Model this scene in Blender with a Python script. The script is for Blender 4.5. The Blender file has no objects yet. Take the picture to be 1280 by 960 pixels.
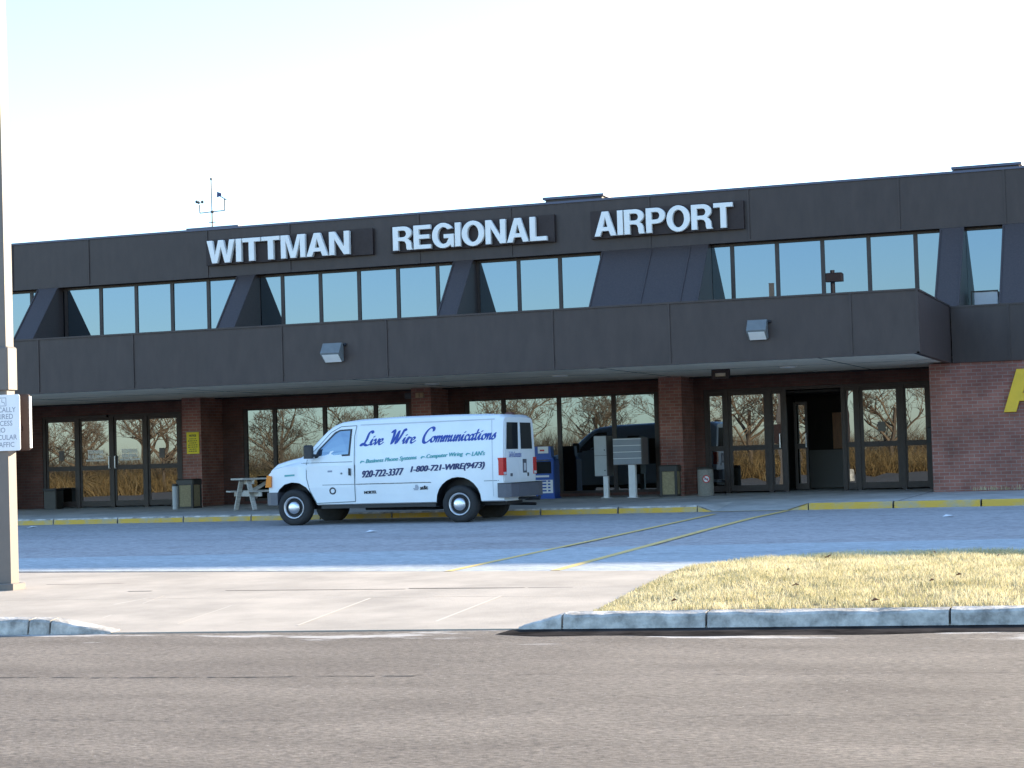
import bpy, bmesh, math, random
from mathutils import Vector, Matrix
from mathutils.geometry import tessellate_polygon
S = bpy.context.scene
COL = S.collection
R_ = math.radians

# ------------------------------------------------------------------ camera
F_PX, HC = 2414.0, 1.58
ROT = ((0.94157261, -0.0414015, -0.33425579),
       (0.33547461, 0.026994, 0.94166242),
       (-0.02996334, -0.99877787, 0.03930597))
cam_d = bpy.data.cameras.new('camera')
cam_d.sensor_width = 36.0
cam_d.lens = F_PX / 1280 * 36
cam_d.clip_start = 0.1
cam_d.clip_end = 3000
cam = bpy.data.objects.new('camera', cam_d)
COL.objects.link(cam)
m = Matrix.Identity(4)
for r in range(3):
    m[r][0] = ROT[r][0]; m[r][1] = -ROT[r][1]; m[r][2] = -ROT[r][2]
m[2][3] = HC
cam.matrix_world = m
S.camera = cam

# ------------------------------------------------------------------ sky, sun, exposure
SUN_EL, SUN_AZ = 15.6, 42.0            # degrees; azimuth from +Y (behind the terminal) towards +X
w = bpy.data.worlds.new("World"); S.world = w; w.use_nodes = True
wn = w.node_tree.nodes; wl = w.node_tree.links
bg = wn['Background']
sky = wn.new('ShaderNodeTexSky'); sky.sky_type = 'NISHITA'; sky.sun_disc = False
sky.sun_elevation = R_(SUN_EL); sky.sun_rotation = R_(SUN_AZ)
sky.air_density = 1.0; sky.dust_density = 0.6; sky.ozone_density = 3.2
wl.new(sky.outputs[0], bg.inputs[0]); bg.inputs[1].default_value = 0.15
sd = bpy.data.lights.new('sun', 'SUN'); sd.energy = 4.6; sd.angle = R_(0.55); sd.color = (1.0, 0.85, 0.62)
so = bpy.data.objects.new('sun', sd); COL.objects.link(so)
sv = Vector((math.sin(R_(SUN_AZ)) * math.cos(R_(SUN_EL)), math.cos(R_(SUN_AZ)) * math.cos(R_(SUN_EL)), math.sin(R_(SUN_EL))))
so.rotation_euler = sv.to_track_quat('Z', 'Y').to_euler(); so.location = (30, 60, 40)
vs = S.view_settings
vs.view_transform = 'Standard'; vs.look = 'None'; vs.exposure = 1.95; vs.gamma = 1.0
vs.use_curve_mapping = False
S.cycles.caustics_reflective = False; S.cycles.caustics_refractive = False

# ------------------------------------------------------------------ measuring helpers (pixel of the survey photo + known depth -> metres)
def ray(x, y):
    c = (x - 640.0, y - 480.0, F_PX)
    return [sum(ROT[r][k] * c[k] for k in range(3)) for r in range(3)]
def pY(x, y, Y):
    d = ray(x, y); t = Y / d[1]
    return d[0] * t, HC + d[2] * t
GZ = [(-500, 0), (17.0, 0), (20.3, .13), (23.0, .2), (37.2, .445), (37.21, .575), (42, .64), (44.5, .67), (500, .67)]
def gz(Y):
    for (a, za), (b, zb) in zip(GZ, GZ[1:]):
        if Y <= b: return za + (zb - za) * (Y - a) / (b - a)
    return .67
def pG(x, y, dz=0.0):
    d = ray(x, y); Y = 30.0
    for _ in range(60):
        t = (gz(Y) + dz - HC) / d[2]; Y = .5 * Y + .5 * d[1] * t
    return d[0] * Y / d[1], Y
def yk(X): return 17.0 + .115 * (X + 6.1)      # near kerb line
def yfar(X): return 22.7 - .1 * (X + 8.1)      # far edge of the driveway apron

# ------------------------------------------------------------------ materials
def nt(name):
    mt = bpy.data.materials.new(name); mt.use_nodes = True
    t = mt.node_tree
    return mt, t.nodes, t.links, t.nodes['Principled BSDF']
def mat(name, col, rough=.6, var=.0, scale=4.0, bump=.0, bscale=60.0, metal=0.0, spec=.5, detail=6.0, stretch=(1, 1, 1), col2=None, lo=.35, hi=.65):
    mt, n, l, b = nt(name)
    b.inputs['Roughness'].default_value = rough; b.inputs['Metallic'].default_value = metal
    b.inputs['Specular IOR Level'].default_value = spec
    tc = n.new('ShaderNodeTexCoord'); mp = n.new('ShaderNodeMapping'); mp.inputs['Scale'].default_value = stretch
    l.new(tc.outputs['Object'], mp.inputs[0])
    if var > 0 or col2:
        nz = n.new('ShaderNodeTexNoise'); nz.inputs['Scale'].default_value = scale; nz.inputs['Detail'].default_value = detail
        nz.inputs['Roughness'].default_value = .65
        l.new(mp.outputs[0], nz.inputs['Vector'])
        cr = n.new('ShaderNodeValToRGB')
        cr.color_ramp.elements[0].position = lo; cr.color_ramp.elements[1].position = hi
        c2 = col2 or tuple(min(1, c * (1 + var)) for c in col); c1 = col if col2 else tuple(c * (1 - var) for c in col)
        cr.color_ramp.elements[0].color = (*c1, 1); cr.color_ramp.elements[1].color = (*c2, 1)
        l.new(nz.outputs['Fac'], cr.inputs[0]); l.new(cr.outputs[0], b.inputs['Base Color'])
    else:
        b.inputs['Base Color'].default_value = (*col, 1)
    if bump > 0:
        n2 = n.new('ShaderNodeTexNoise'); n2.inputs['Scale'].default_value = bscale; n2.inputs['Detail'].default_value = 4
        l.new(mp.outputs[0], n2.inputs['Vector'])
        bp = n.new('ShaderNodeBump'); bp.inputs['Strength'].default_value = bump; bp.inputs['Distance'].default_value = .02
        l.new(n2.outputs['Fac'], bp.inputs['Height']); l.new(bp.outputs[0], b.inputs['Normal'])
    return mt

def mat_brick(name, c1, c2, mortar):
    mt, n, l, b = nt(name); b.inputs['Roughness'].default_value = .85
    tc = n.new('ShaderNodeTexCoord'); sp = n.new('ShaderNodeSeparateXYZ'); l.new(tc.outputs['Object'], sp.inputs[0])
    ad = n.new('ShaderNodeMath'); ad.operation = 'ADD'; l.new(sp.outputs[0], ad.inputs[0]); l.new(sp.outputs[1], ad.inputs[1])
    cb = n.new('ShaderNodeCombineXYZ'); l.new(ad.outputs[0], cb.inputs[0]); l.new(sp.outputs[2], cb.inputs[1])
    br = n.new('ShaderNodeTexBrick'); br.inputs['Scale'].default_value = 1.0
    br.inputs['Brick Width'].default_value = .215; br.inputs['Row Height'].default_value = .0755
    br.inputs['Mortar Size'].default_value = .007; br.inputs['Mortar Smooth'].default_value = .2; br.inputs['Bias'].default_value = -.1
    br.inputs['Color1'].default_value = (*c1, 1); br.inputs['Color2'].default_value = (*c2, 1); br.inputs['Mortar'].default_value = (*mortar, 1)
    l.new(cb.outputs[0], br.inputs['Vector'])
    nz = n.new('ShaderNodeTexNoise'); nz.inputs['Scale'].default_value = 2.2; nz.inputs['Detail'].default_value = 8; l.new(tc.outputs['Object'], nz.inputs['Vector'])
    mr = n.new('ShaderNodeMapRange'); mr.inputs[1].default_value = .3; mr.inputs[2].default_value = .7; mr.inputs[3].default_value = .72; mr.inputs[4].default_value = 1.25
    l.new(nz.outputs['Fac'], mr.inputs[0])
    mx = n.new('ShaderNodeVectorMath'); mx.operation = 'SCALE'; l.new(br.outputs['Color'], mx.inputs[0]); l.new(mr.outputs[0], mx.inputs['Scale'])
    l.new(mx.outputs[0], b.inputs['Base Color'])
    bp = n.new('ShaderNodeBump'); bp.inputs['Strength'].default_value = .5; bp.inputs['Distance'].default_value = .01; bp.invert = True
    l.new(br.outputs['Fac'], bp.inputs['Height']); l.new(bp.outputs[0], b.inputs['Normal'])
    return mt

def mat_mirror(name, tint, base, fac, wave=0.0, wscale=2.0):
    """coated glazing: partly mirroring, the rest the dark room behind the coating"""
    mt, n, l, b = nt(name)
    b.inputs['Base Color'].default_value = (*base, 1); b.inputs['Roughness'].default_value = .6; b.inputs['Specular IOR Level'].default_value = 0.0
    g = n.new('ShaderNodeBsdfGlossy'); g.inputs['Color'].default_value = (*tint, 1); g.inputs['Roughness'].default_value = 0.0
    mx = n.new('ShaderNodeMixShader'); mx.inputs[0].default_value = fac
    l.new(b.outputs[0], mx.inputs[1]); l.new(g.outputs[0], mx.inputs[2]); l.new(mx.outputs[0], n['Material Output'].inputs[0])
    if wave > 0:
        tc = n.new('ShaderNodeTexCoord'); nz = n.new('ShaderNodeTexNoise'); nz.inputs['Scale'].default_value = wscale; nz.inputs['Detail'].default_value = 1.0
        l.new(tc.outputs['Object'], nz.inputs['Vector'])
        bp = n.new('ShaderNodeBump'); bp.inputs['Strength'].default_value = wave; bp.inputs['Distance'].default_value = .02
        l.new(nz.outputs['Fac'], bp.inputs['Height']); l.new(bp.outputs[0], g.inputs['Normal'])
    return mt

def mat_asphalt(name, c1, c2, speck, stain=0.0, stretch=(1, 1, 1), bump=.5):
    mt, n, l, b = nt(name); b.inputs['Roughness'].default_value = .88; b.inputs['Specular IOR Level'].default_value = .25
    tc = n.new('ShaderNodeTexCoord'); mp = n.new('ShaderNodeMapping'); mp.inputs['Scale'].default_value = stretch; l.new(tc.outputs['Object'], mp.inputs[0])
    def noise(sc, det, ro=.6, vec=mp):
        q = n.new('ShaderNodeTexNoise'); q.inputs['Scale'].default_value = sc; q.inputs['Detail'].default_value = det; q.inputs['Roughness'].default_value = ro
        l.new(vec.outputs[0], q.inputs['Vector']); return q
    big = noise(.7, 8, .65); fine = noise(26, 7, .82); 
    cr = n.new('ShaderNodeValToRGB'); cr.color_ramp.elements[0].position = .32; cr.color_ramp.elements[1].position = .68
    cr.color_ramp.elements[0].color = (*c1, 1); cr.color_ramp.elements[1].color = (*c2, 1); l.new(big.outputs['Fac'], cr.inputs[0])
    mr = n.new('ShaderNodeMapRange'); mr.inputs[1].default_value = .28; mr.inputs[2].default_value = .72; mr.inputs[3].default_value = .05; mr.inputs[4].default_value = 2.4
    l.new(fine.outputs['Fac'], mr.inputs[0])
    sc = n.new('ShaderNodeVectorMath'); sc.operation = 'SCALE'; l.new(cr.outputs[0], sc.inputs[0]); l.new(mr.outputs[0], sc.inputs['Scale'])
    out = sc
    # pale chips
    vo = n.new('ShaderNodeTexVoronoi'); vo.inputs['Scale'].default_value = 16; l.new(tc.outputs['Object'], vo.inputs['Vector'])
    lt = n.new('ShaderNodeMath'); lt.operation = 'LESS_THAN'; lt.inputs[1].default_value = .09; l.new(vo.outputs['Distance'], lt.inputs[0])
    sel = n.new('ShaderNodeMath'); sel.operation = 'GREATER_THAN'; sel.inputs[1].default_value = speck
    sx = n.new('ShaderNodeSeparateXYZ'); l.new(vo.outputs['Color'], sx.inputs[0]); l.new(sx.outputs[0], sel.inputs[0])
    mu = n.new('ShaderNodeMath'); mu.operation = 'MULTIPLY'; l.new(lt.outputs[0], mu.inputs[0]); l.new(sel.outputs[0], mu.inputs[1])
    mx = n.new('ShaderNodeMix'); mx.data_type = 'RGBA'; l.new(mu.outputs[0], mx.inputs['Factor']); l.new(sc.outputs[0], mx.inputs['A']); mx.inputs['B'].default_value = (.42, .38, .34, 1)
    res = mx.outputs['Result']
    if stain > 0:
        mp2 = n.new('ShaderNodeMapping'); mp2.inputs['Scale'].default_value = (.55, 1.6, 1); l.new(tc.outputs['Object'], mp2.inputs[0])
        sn = noise(1.1, 9, .7, mp2)
        sp = n.new('ShaderNodeSeparateXYZ'); l.new(tc.outputs['Object'], sp.inputs[0])
        m1 = n.new('ShaderNodeMapRange'); m1.inputs[1].default_value = 14.9; m1.inputs[2].default_value = 16.4; m1.inputs[3].default_value = 0; m1.inputs[4].default_value = .20
        l.new(sp.outputs[1], m1.inputs[0])
        ad = n.new('ShaderNodeMath'); ad.operation = 'ADD'; l.new(sn.outputs['Fac'], ad.inputs[0]); l.new(m1.outputs[0], ad.inputs[1])
        r2 = n.new('ShaderNodeMapRange'); r2.inputs[1].default_value = .715; r2.inputs[2].default_value = .78; r2.inputs[4].default_value = stain; l.new(ad.outputs[0], r2.inputs[0])
        m3 = n.new('ShaderNodeMix'); m3.data_type = 'RGBA'; l.new(r2.outputs[0], m3.inputs['Factor']); l.new(res, m3.inputs['A']); m3.inputs['B'].default_value = (.5, .46, .42, 1)
        res = m3.outputs['Result']
    l.new(res, b.inputs['Base Color'])
    bp = n.new('ShaderNodeBump'); bp.inputs['Strength'].default_value = bump; bp.inputs['Distance'].default_value = .012
    b2 = noise(34, 5, .75, mp); l.new(b2.outputs['Fac'], bp.inputs['Height']); l.new(bp.outputs[0], b.inputs['Normal'])
    return mt

M = {}
M['lot'] = mat_asphalt('lot_asphalt', (.110, .089, .070), (.178, .147, .117), .86, .85, (.55, 1.3, 1), .7)
M['road'] = mat_asphalt('road_asphalt', (.26, .242, .236), (.335, .315, .306), .93, 0, (.25, 1.2, 1), .2)
M['road_pale'] = mat_asphalt('road_gutter_asphalt', (.28, .295, .30), (.345, .365, .37), .95, 0, (.2, 1.5, 1), .2)
M['concrete'] = mat('driveway_concrete', (.41, .345, .275), .85, .16, .9, .15, 40, detail=10)
M['joint'] = mat('joint', (.05, .045, .04), .9)
M['joint_pale'] = mat('joint_pale', (.54, .48, .40), .9)
M['pavement'] = mat('pavement_concrete', (.45, .43, .40), .85, .22, 1.3, .1, 40, detail=8)
M['kerb'] = mat('kerb_concrete', (.47, .425, .37), .85, .5, 5.0, .4, 25, detail=8)
M['kerb_yellow'] = mat('kerb_yellow_paint', (.60, .37, .05), .75, 0, 2.2, .2, 30, detail=10, col2=(.36, .33, .24), lo=.46, hi=.66)
M['line'] = mat('road_line_paint', (.72, .50, .17), .8, 0, 5, 0, detail=8, col2=(.3, .28, .24), lo=.56, hi=.72)
M['soil'] = mat('dry_turf', (.26, .2, .09), .95, .3, 6, .3, 30)
M['ground'] = mat('ground_dry_grass', (.27, .205, .1), .95, .25, .4)
M['metal'] = mat('bronze_metal', (.054, .038, .034), .48, .13, 2.6, .07, 6, spec=.32, detail=10, stretch=(1.6, 1.6, .5))
M['metal_seam'] = mat('bronze_seam', (.02, .018, .018), .6)
M['hood'] = mat('skylit_hood_metal', (.062, .046, .042), .42, .15, 30.0, .05, 14, spec=.5, detail=3)  # bronze made lighter to stand in for skylight on the sloped faces
M['cap'] = mat('roof_cap', (.06, .065, .11), .4)
M['soffit'] = mat('soffit_plaster', (.90, .77, .61), .9, .1, 1.2)
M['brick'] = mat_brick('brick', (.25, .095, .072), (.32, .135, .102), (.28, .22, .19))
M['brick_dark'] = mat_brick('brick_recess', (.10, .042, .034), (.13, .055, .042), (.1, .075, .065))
M['frame'] = mat('bronze_frame', (.052, .038, .033), .45, .1, 8, spec=.3)
M['glass_up'] = mat_mirror('sky_glass', (.60, .79, 1.0), (.008, .009, .012), .165)
M['glass_lo'] = mat_mirror('bronze_glass', (.66, .84, 1.0), (.008, .006, .004), .16, .025, 1.3)
M['glass_door'] = mat_mirror('door_glass', (.74, .86, .98), (.008, .006, .004), .17, .06, 1.2)
M['wood'] = mat('panel_wood', (.34, .15, .06), .5, .2, 3, stretch=(8, 1, 1))
M['dark'] = mat('dark_room', (.03, .026, .023), .9)
M['letter'] = mat('letter_white', (.84, .82, .78), .45, .04, 3)
M['panel'] = mat('letter_panel', (.044, .031, .029), .55, .1, 8, spec=.2)
M['yellow'] = mat('letter_yellow', (.80, .50, .02), .45, .06, 4)
M['white_van'] = mat('van_white', (.79, .81, .81), .25, .035, 1.4, .01, 3, spec=.5, detail=8)
M['black'] = mat('black_plastic', (.018, .018, .02), .5, .1, 10)
M['rubber'] = mat('tyre_rubber', (.022, .021, .021), .8, .15, 12, .2, 60)
M['grey_plastic'] = mat('bumper_grey', (.10, .10, .115), .5, .1, 6)
M['steel'] = mat('wheel_steel', (.5, .5, .52), .3, .1, 5, metal=.7)
M['chrome'] = mat('chrome', (.75, .75, .77), .34, metal=1.0)
M['amber'] = mat('amber_lens', (.75, .22, .02), .2)
M['red'] = mat('red_lens', (.55, .02, .025), .2)
M['lens'] = mat('clear_lens', (.6, .6, .62), .15)
M['blue_ink'] = mat('blue_ink', (.010, .055, .33), .5)
M['navy_ink'] = mat('navy_ink', (.025, .035, .12), .5)
M['teal_ink'] = mat('teal_ink', (.10, .36, .36), .5)
M['black_ink'] = mat('black_ink', (.02, .02, .025), .6)
M['grey_ink'] = mat('grey_ink', (.28, .30, .36), .6)
M['glass_van'] = mat_mirror('van_glass', (.62, .80, 1.0), (.03, .045, .07), .2)
M['glass_dark'] = mat_mirror('van_dark_glass', (.6, .65, .75), (.02, .022, .025), .05)
M['seam'] = mat('panel_gap', (.16, .19, .2), .7)
M['bin_beige'] = mat('aggregate_panel', (.33, .27, .16), .9, .2, 25, .3, 60)
M['bin_dark'] = mat('bin_brown', (.04, .035, .03), .5, .1, 8)
M['urn'] = mat('urn_aggregate', (.27, .25, .22), .9, .25, 40, .3, 80)
M['white'] = mat('white_paint', (.78, .78, .78), .5, .04, 5)
M['box_grey'] = mat('mailbox_grey', (.42, .43, .43), .45, .06, 4)
M['box_front'] = mat('mailbox_front', (.27, .285, .31), .45, .06, 4)
M['box_side'] = mat('mailbox_side', (.15, .14, .14), .5, .08, 4)
M['blue'] = mat('news_blue', (.012, .075, .36), .4, .08, 5)
M['wood_grey'] = mat('weathered_wood', (.50, .47, .42), .85, .25, 3, .2, 30, stretch=(12, 2, 12))
M['notice'] = mat('notice_yellow', (.78, .62, .02), .6)
M['pole'] = mat('pole_paint', (.15, .125, .108), .55, .06, 2)
M['sign_white'] = mat('sign_white', (.78, .8, .82), .5, .03, 3)
M['sign_brown'] = mat('sign_back', (.03, .013, .011), .6, .08, 4)
M['bark'] = mat('bark', (.12, .085, .06), .95, .3, 9)
M['twig'] = mat('twig', (.20, .135, .085), .95, .3, 3)
M['light_grey'] = mat('light_housing', (.16, .17, .17), .5, .1, 6)

def mat_grass(name, cols, sc=1.5):
    mt, n, l, b = nt(name); b.inputs['Roughness'].default_value = .8; b.inputs['Specular IOR Level'].default_value = .2
    at = n.new('ShaderNodeAttribute'); at.attribute_name = 'tone'
    tc = n.new('ShaderNodeTexCoord'); nz = n.new('ShaderNodeTexNoise'); nz.inputs['Scale'].default_value = sc; nz.inputs['Detail'].default_value = 5; l.new(tc.outputs['Object'], nz.inputs['Vector'])
    mr = n.new('ShaderNodeMapRange'); mr.inputs[1].default_value = .3; mr.inputs[2].default_value = .7; mr.inputs[3].default_value = -.3; mr.inputs[4].default_value = .3; l.new(nz.outputs['Fac'], mr.inputs[0])
    ad = n.new('ShaderNodeMath'); ad.operation = 'ADD'; l.new(at.outputs['Fac'], ad.inputs[0]); l.new(mr.outputs[0], ad.inputs[1])
    cr = n.new('ShaderNodeValToRGB'); e = cr.color_ramp.elements
    e[0].position = 0; e[0].color = (*cols[0], 1); e[1].position = 1; e[1].color = (*cols[-1], 1)
    for i, c in enumerate(cols[1:-1]): q = e.new((i + 1) / (len(cols) - 1)); q.color = (*c, 1)
    l.new(ad.outputs[0], cr.inputs[0]); l.new(cr.outputs[0], b.inputs['Base Color'])
    tr = n.new('ShaderNodeBsdfTranslucent'); l.new(cr.outputs[0], tr.inputs['Color'])
    mx = n.new('ShaderNodeMixShader'); mx.inputs[0].default_value = .35; l.new(b.outputs[0], mx.inputs[1]); l.new(tr.outputs[0], mx.inputs[2]); l.new(mx.outputs[0], n['Material Output'].inputs[0])
    return mt
M['grass'] = mat_grass('winter_grass', [(.19, .19, .08), (.45, .395, .205), (.63, .55, .335), (.74, .66, .45)])
M['twig_wood'] = mat_grass('sapling_wood', [(.18, .11, .06), (.27, .18, .10), (.33, .24, .15)], .3)
M['brush'] = mat_grass('dry_brush', [(.10, .06, .03), (.24, .15, .06), (.42, .27, .11), (.36, .26, .14)], .25)

# ------------------------------------------------------------------ mesh builder
class MB:
    def __init__(s): s.v = []; s.f = []; s.mi = []; s.cur = 0; s.smooth = []; s.sm = False
    def add(s, vs_, fs):
        o = len(s.v); s.v += [tuple(p) for p in vs_]
        for f in fs: s.f.append(tuple(i + o for i in f)); s.mi.append(s.cur); s.smooth.append(s.sm)
        return s
    def box(s, x0, x1, y0, y1, z0, z1):
        x0, x1 = min(x0, x1), max(x0, x1); y0, y1 = min(y0, y1), max(y0, y1); z0, z1 = min(z0, z1), max(z0, z1)
        return s.add([(x0, y0, z0), (x1, y0, z0), (x1, y1, z0), (x0, y1, z0), (x0, y0, z1), (x1, y0, z1), (x1, y1, z1), (x0, y1, z1)],
                     [(0, 3, 2, 1), (4, 5, 6, 7), (0, 1, 5, 4), (1, 2, 6, 5), (2, 3, 7, 6), (3, 0, 4, 7)])
    def cbox(s, x0, x1, y0, y1, z0, z1, c=.01):
        """box with chamfered vertical and top edges"""
        ring = lambda d, z: [(x0 + d + c, y0 + d, z), (x1 - d - c, y0 + d, z), (x1 - d, y0 + d + c, z), (x1 - d, y1 - d - c, z), (x1 - d - c, y1 - d, z), (x0 + d + c, y1 - d, z), (x0 + d, y1 - d - c, z), (x0 + d, y0 + d + c, z)]
        v = ring(0, z0) + ring(0, z1 - c) + ring(c * .7, z1)
        f = [tuple(range(7, -1, -1)), tuple(range(16, 24))]
        for k in (0, 8):
            for i in range(8): j = (i + 1) % 8; f.append((k + i, k + j, k + 8 + j, k + 8 + i))
        return s.add(v, f)
    def prism(s, pts, a, b, axis='y'):
        """extrude polygon pts between a and b on axis; pts in the other two axes"""
        n = len(pts)
        def P(p, t): return (p[0], t, p[1]) if axis == 'y' else ((t, p[0], p[1]) if axis == 'x' else (p[0], p[1], t))
        v = [P(p, a) for p in pts] + [P(p, b) for p in pts]
        tri = tessellate_polygon([[Vector((p[0], p[1], 0)) for p in pts]])
        f = [tuple(t) for t in tri] + [tuple(i + n for i in reversed(t)) for t in tri]
        f += [(i, (i + 1) % n, n + (i + 1) % n, n + i) for i in range(n)]
        return s.add(v, f)
    def bar(s, p, q, wd, hd=None, up=(0, 0, 1)):
        p, q = Vector(p), Vector(q); d = (q - p).normalized(); u = Vector(up)
        if abs(d.dot(u)) > .98: u = Vector((0, 1, 0))
        a = d.cross(u).normalized(); b = a.cross(d).normalized(); hd = hd or wd
        v = []
        for c in (p, q):
            for sa, sb in ((-1, -1), (1, -1), (1, 1), (-1, 1)): v.append(c + a * sa * wd / 2 + b * sb * hd / 2)
        return s.add(v, [(0, 1, 2, 3), (7, 6, 5, 4), (0, 4, 5, 1), (1, 5, 6, 2), (2, 6, 7, 3), (3, 7, 4, 0)])
    def tube(s, pts, rads, n=8, cap=True):
        pts = [Vector(p) for p in pts]
        if not hasattr(rads, '__len__'): rads = [rads] * len(pts)
        v = []
        for i, p in enumerate(pts):
            d = (pts[min(i + 1, len(pts) - 1)] - pts[max(i - 1, 0)]).normalized()
            u = Vector((0, 0, 1)) if abs(d.z) < .95 else Vector((1, 0, 0))
            a = d.cross(u).normalized(); b = a.cross(d)
            for k in range(n):
                t = 2 * math.pi * k / n; v.append(p + (a * math.cos(t) + b * math.sin(t)) * rads[i])
        f = []
        for i in range(len(pts) - 1):
            for k in range(n): j = (k + 1) % n; f.append((i * n + k, i * n + j, (i + 1) * n + j, (i + 1) * n + k))
        if cap: f.append(tuple(range(n))); f.append(tuple((len(pts) - 1) * n + k for k in range(n - 1, -1, -1)))
        return s.add(v, f)
    def lathe(s, prof, c=(0, 0, 0), axis='z', n=24):
        """prof: list of (radius, offset along axis)"""
        v = []
        for r, h in prof:
            for k in range(n):
                t = 2 * math.pi * k / n; a, b = r * math.cos(t), r * math.sin(t)
                v.append((c[0] + a, c[1] + b, c[2] + h) if axis == 'z' else (c[0] + a, c[1] + h, c[2] + b))
        f = []
        for i in range(len(prof) - 1):
            for k in range(n): j = (k + 1) % n; f.append((i * n + k, i * n + j, (i + 1) * n + j, (i + 1) * n + k))
        f.append(tuple(range(n - 1, -1, -1))); f.append(tuple((len(prof) - 1) * n + k for k in range(n)))
        return s.add(v, f)
    def build(s, name, mats, parent=None, local=False):
        off = Vector((0, 0, 0))
        if parent is not None and not local:
            r = parent
            while r is not None: off += r.location; r = r.parent
        me = bpy.data.meshes.new(name)
        me.from_pydata([tuple(Vector(p) - off) for p in s.v], [], s.f)
        if not isinstance(mats, (list, tuple)): mats = [mats]
        for x in mats: me.materials.append(x)
        me.polygons.foreach_set('material_index', s.mi); me.polygons.foreach_set('use_smooth', s.smooth)
        bm = bmesh.new(); bm.from_mesh(me); bmesh.ops.recalc_face_normals(bm, faces=bm.faces); bm.to_mesh(me); bm.free()
        me.update()
        o = bpy.data.objects.new(name, me); COL.objects.link(o)
        if parent is not None: o.parent = parent
        return o

def tag(o, label, cat, group=None, kind=None):
    if label: o['label'] = label
    if cat: o['category'] = cat
    if group: o['group'] = group
    if kind: o['kind'] = kind
    return o
def thing(name, label, cat, loc, rotz=0.0, group=None):
    o = bpy.data.objects.new(name, None); COL.objects.link(o); o.empty_display_size = .2
    o.location = loc; o.rotation_euler = (0, 0, rotz)
    return tag(o, label, cat, group)
def struct(o): o['kind'] = 'structure'; return o

def curve_mesh(splines, extrude, bevel=0.0):
    """2D poly outlines (holes by winding) -> verts, faces"""
    cu = bpy.data.curves.new('tmp', 'CURVE'); cu.dimensions = '2D'; cu.fill_mode = 'BOTH'; cu.extrude = extrude
    cu.bevel_depth = bevel; cu.bevel_resolution = 0; cu.offset = -bevel
    for pts in splines:
        sp = cu.splines.new('POLY'); sp.points.add(len(pts) - 1); sp.use_cyclic_u = True
        for i, p in enumerate(pts): sp.points[i].co = (p[0], p[1], 0, 1)
    return _take(cu)
def text_mesh(t, size, offset=0.0, shear=0.0, extrude=0.0, space=1.0):
    cu = bpy.data.curves.new('tmp', 'FONT'); cu.body = t; cu.size = size; cu.offset = offset; cu.shear = shear; cu.extrude = extrude
    cu.space_character = space; cu.resolution_u = 3; cu.fill_mode = 'FRONT' if extrude == 0 else 'BOTH'
    return _take(cu)
def _take(cu):
    o = bpy.data.objects.new('tmp', cu); COL.objects.link(o)
    dg = bpy.context.evaluated_depsgraph_get(); me = o.evaluated_get(dg).to_mesh()
    v = [tuple(p.co) for p in me.vertices]; f = [tuple(p.vertices) for p in me.polygons]
    o.evaluated_get(dg).to_mesh_clear(); bpy.data.objects.remove(o); bpy.data.curves.remove(cu)
    return v, f
def fit(v, w_=None, h_=None):
    xs = [p[0] for p in v]; ys = [p[1] for p in v]; x0, y0 = min(xs), min(ys)
    sx = w_ / (max(xs) - x0) if w_ else 1; sy = h_ / (max(ys) - y0) if h_ else sx
    if not w_: sx = sy
    return [((p[0] - x0) * sx, (p[1] - y0) * sy, p[2]) for p in v]

# =================================================================== GROUND
rnd = random.Random(7)
g = MB()
ys = [-600, -40, 17.0, 20.3, 23.0, 37.2, 60, 600]
zs = [0, 0, 0, .13, .2, .445, .445, .445]
for i in range(len(ys) - 1):
    g.add([(-600, ys[i], zs[i] - .2), (600, ys[i], zs[i] - .2), (600, ys[i + 1], zs[i + 1] - .2), (-600, ys[i + 1], zs[i + 1] - .2)], [(0, 1, 2, 3)])
struct(g.build('ground', M['ground']))
def sheet(name, mt, xs, y0f, y1f, z0, z1, n=1):
    q = MB()
    for a, b in zip(xs, xs[1:]):
        q.add([(a, y0f(a), z0), (b, y0f(b), z0), (b, y1f(b), z1), (a, y1f(a), z1)], [(0, 1, 2, 3)])
    return struct(q.build(name, mt))
pl = MB()
for a, b in ((-70, 30),): pl.add([(a, -32, 0), (b, -32, 0), (b, yk(b), 0), (a, yk(a), 0)], [(0, 1, 2, 3)])
pl.cur = 1; cr_ = random.Random(17)
def crack(x0, x1, yc, wmax, amp, slope=.0):
    x = x0; ph = cr_.uniform(0, 9)
    pth = lambda t: yc + slope * (t - x0) + amp * (math.sin(t * 1.7 + ph) * .5 + math.sin(t * 5.3 + 2 * ph) * .25 + math.sin(t * 17 + ph) * .12 + math.sin(t * 41) * .06)
    while x < x1:
        wd = wmax * (.25 + .75 * cr_.random()); nx_ = x + cr_.uniform(.04, .12)
        if cr_.random() > .12: pl.add([(x, pth(x) - wd / 2, .003), (nx_, pth(nx_) - wd / 2, .003), (nx_, pth(nx_) + wd / 2, .003), (x, pth(x) + wd / 2, .003)], [(0, 1, 2, 3)])
        x = nx_
crack(-9, -5.6, 12.9, .04, .05, .115); crack(-5.6, .5, 13.35, .014, .06, .115); crack(-7.6, -5.2, 10.7, .016, .08, .1); crack(-11, -8.5, 14.4, .018, .08, .12); crack(-3.2, 0, 11.4, .012, .1, .1)
struct(pl.build('parking_lot', [M['lot'], mat('tar_crack', (.045, .038, .034), .9)]))
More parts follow.
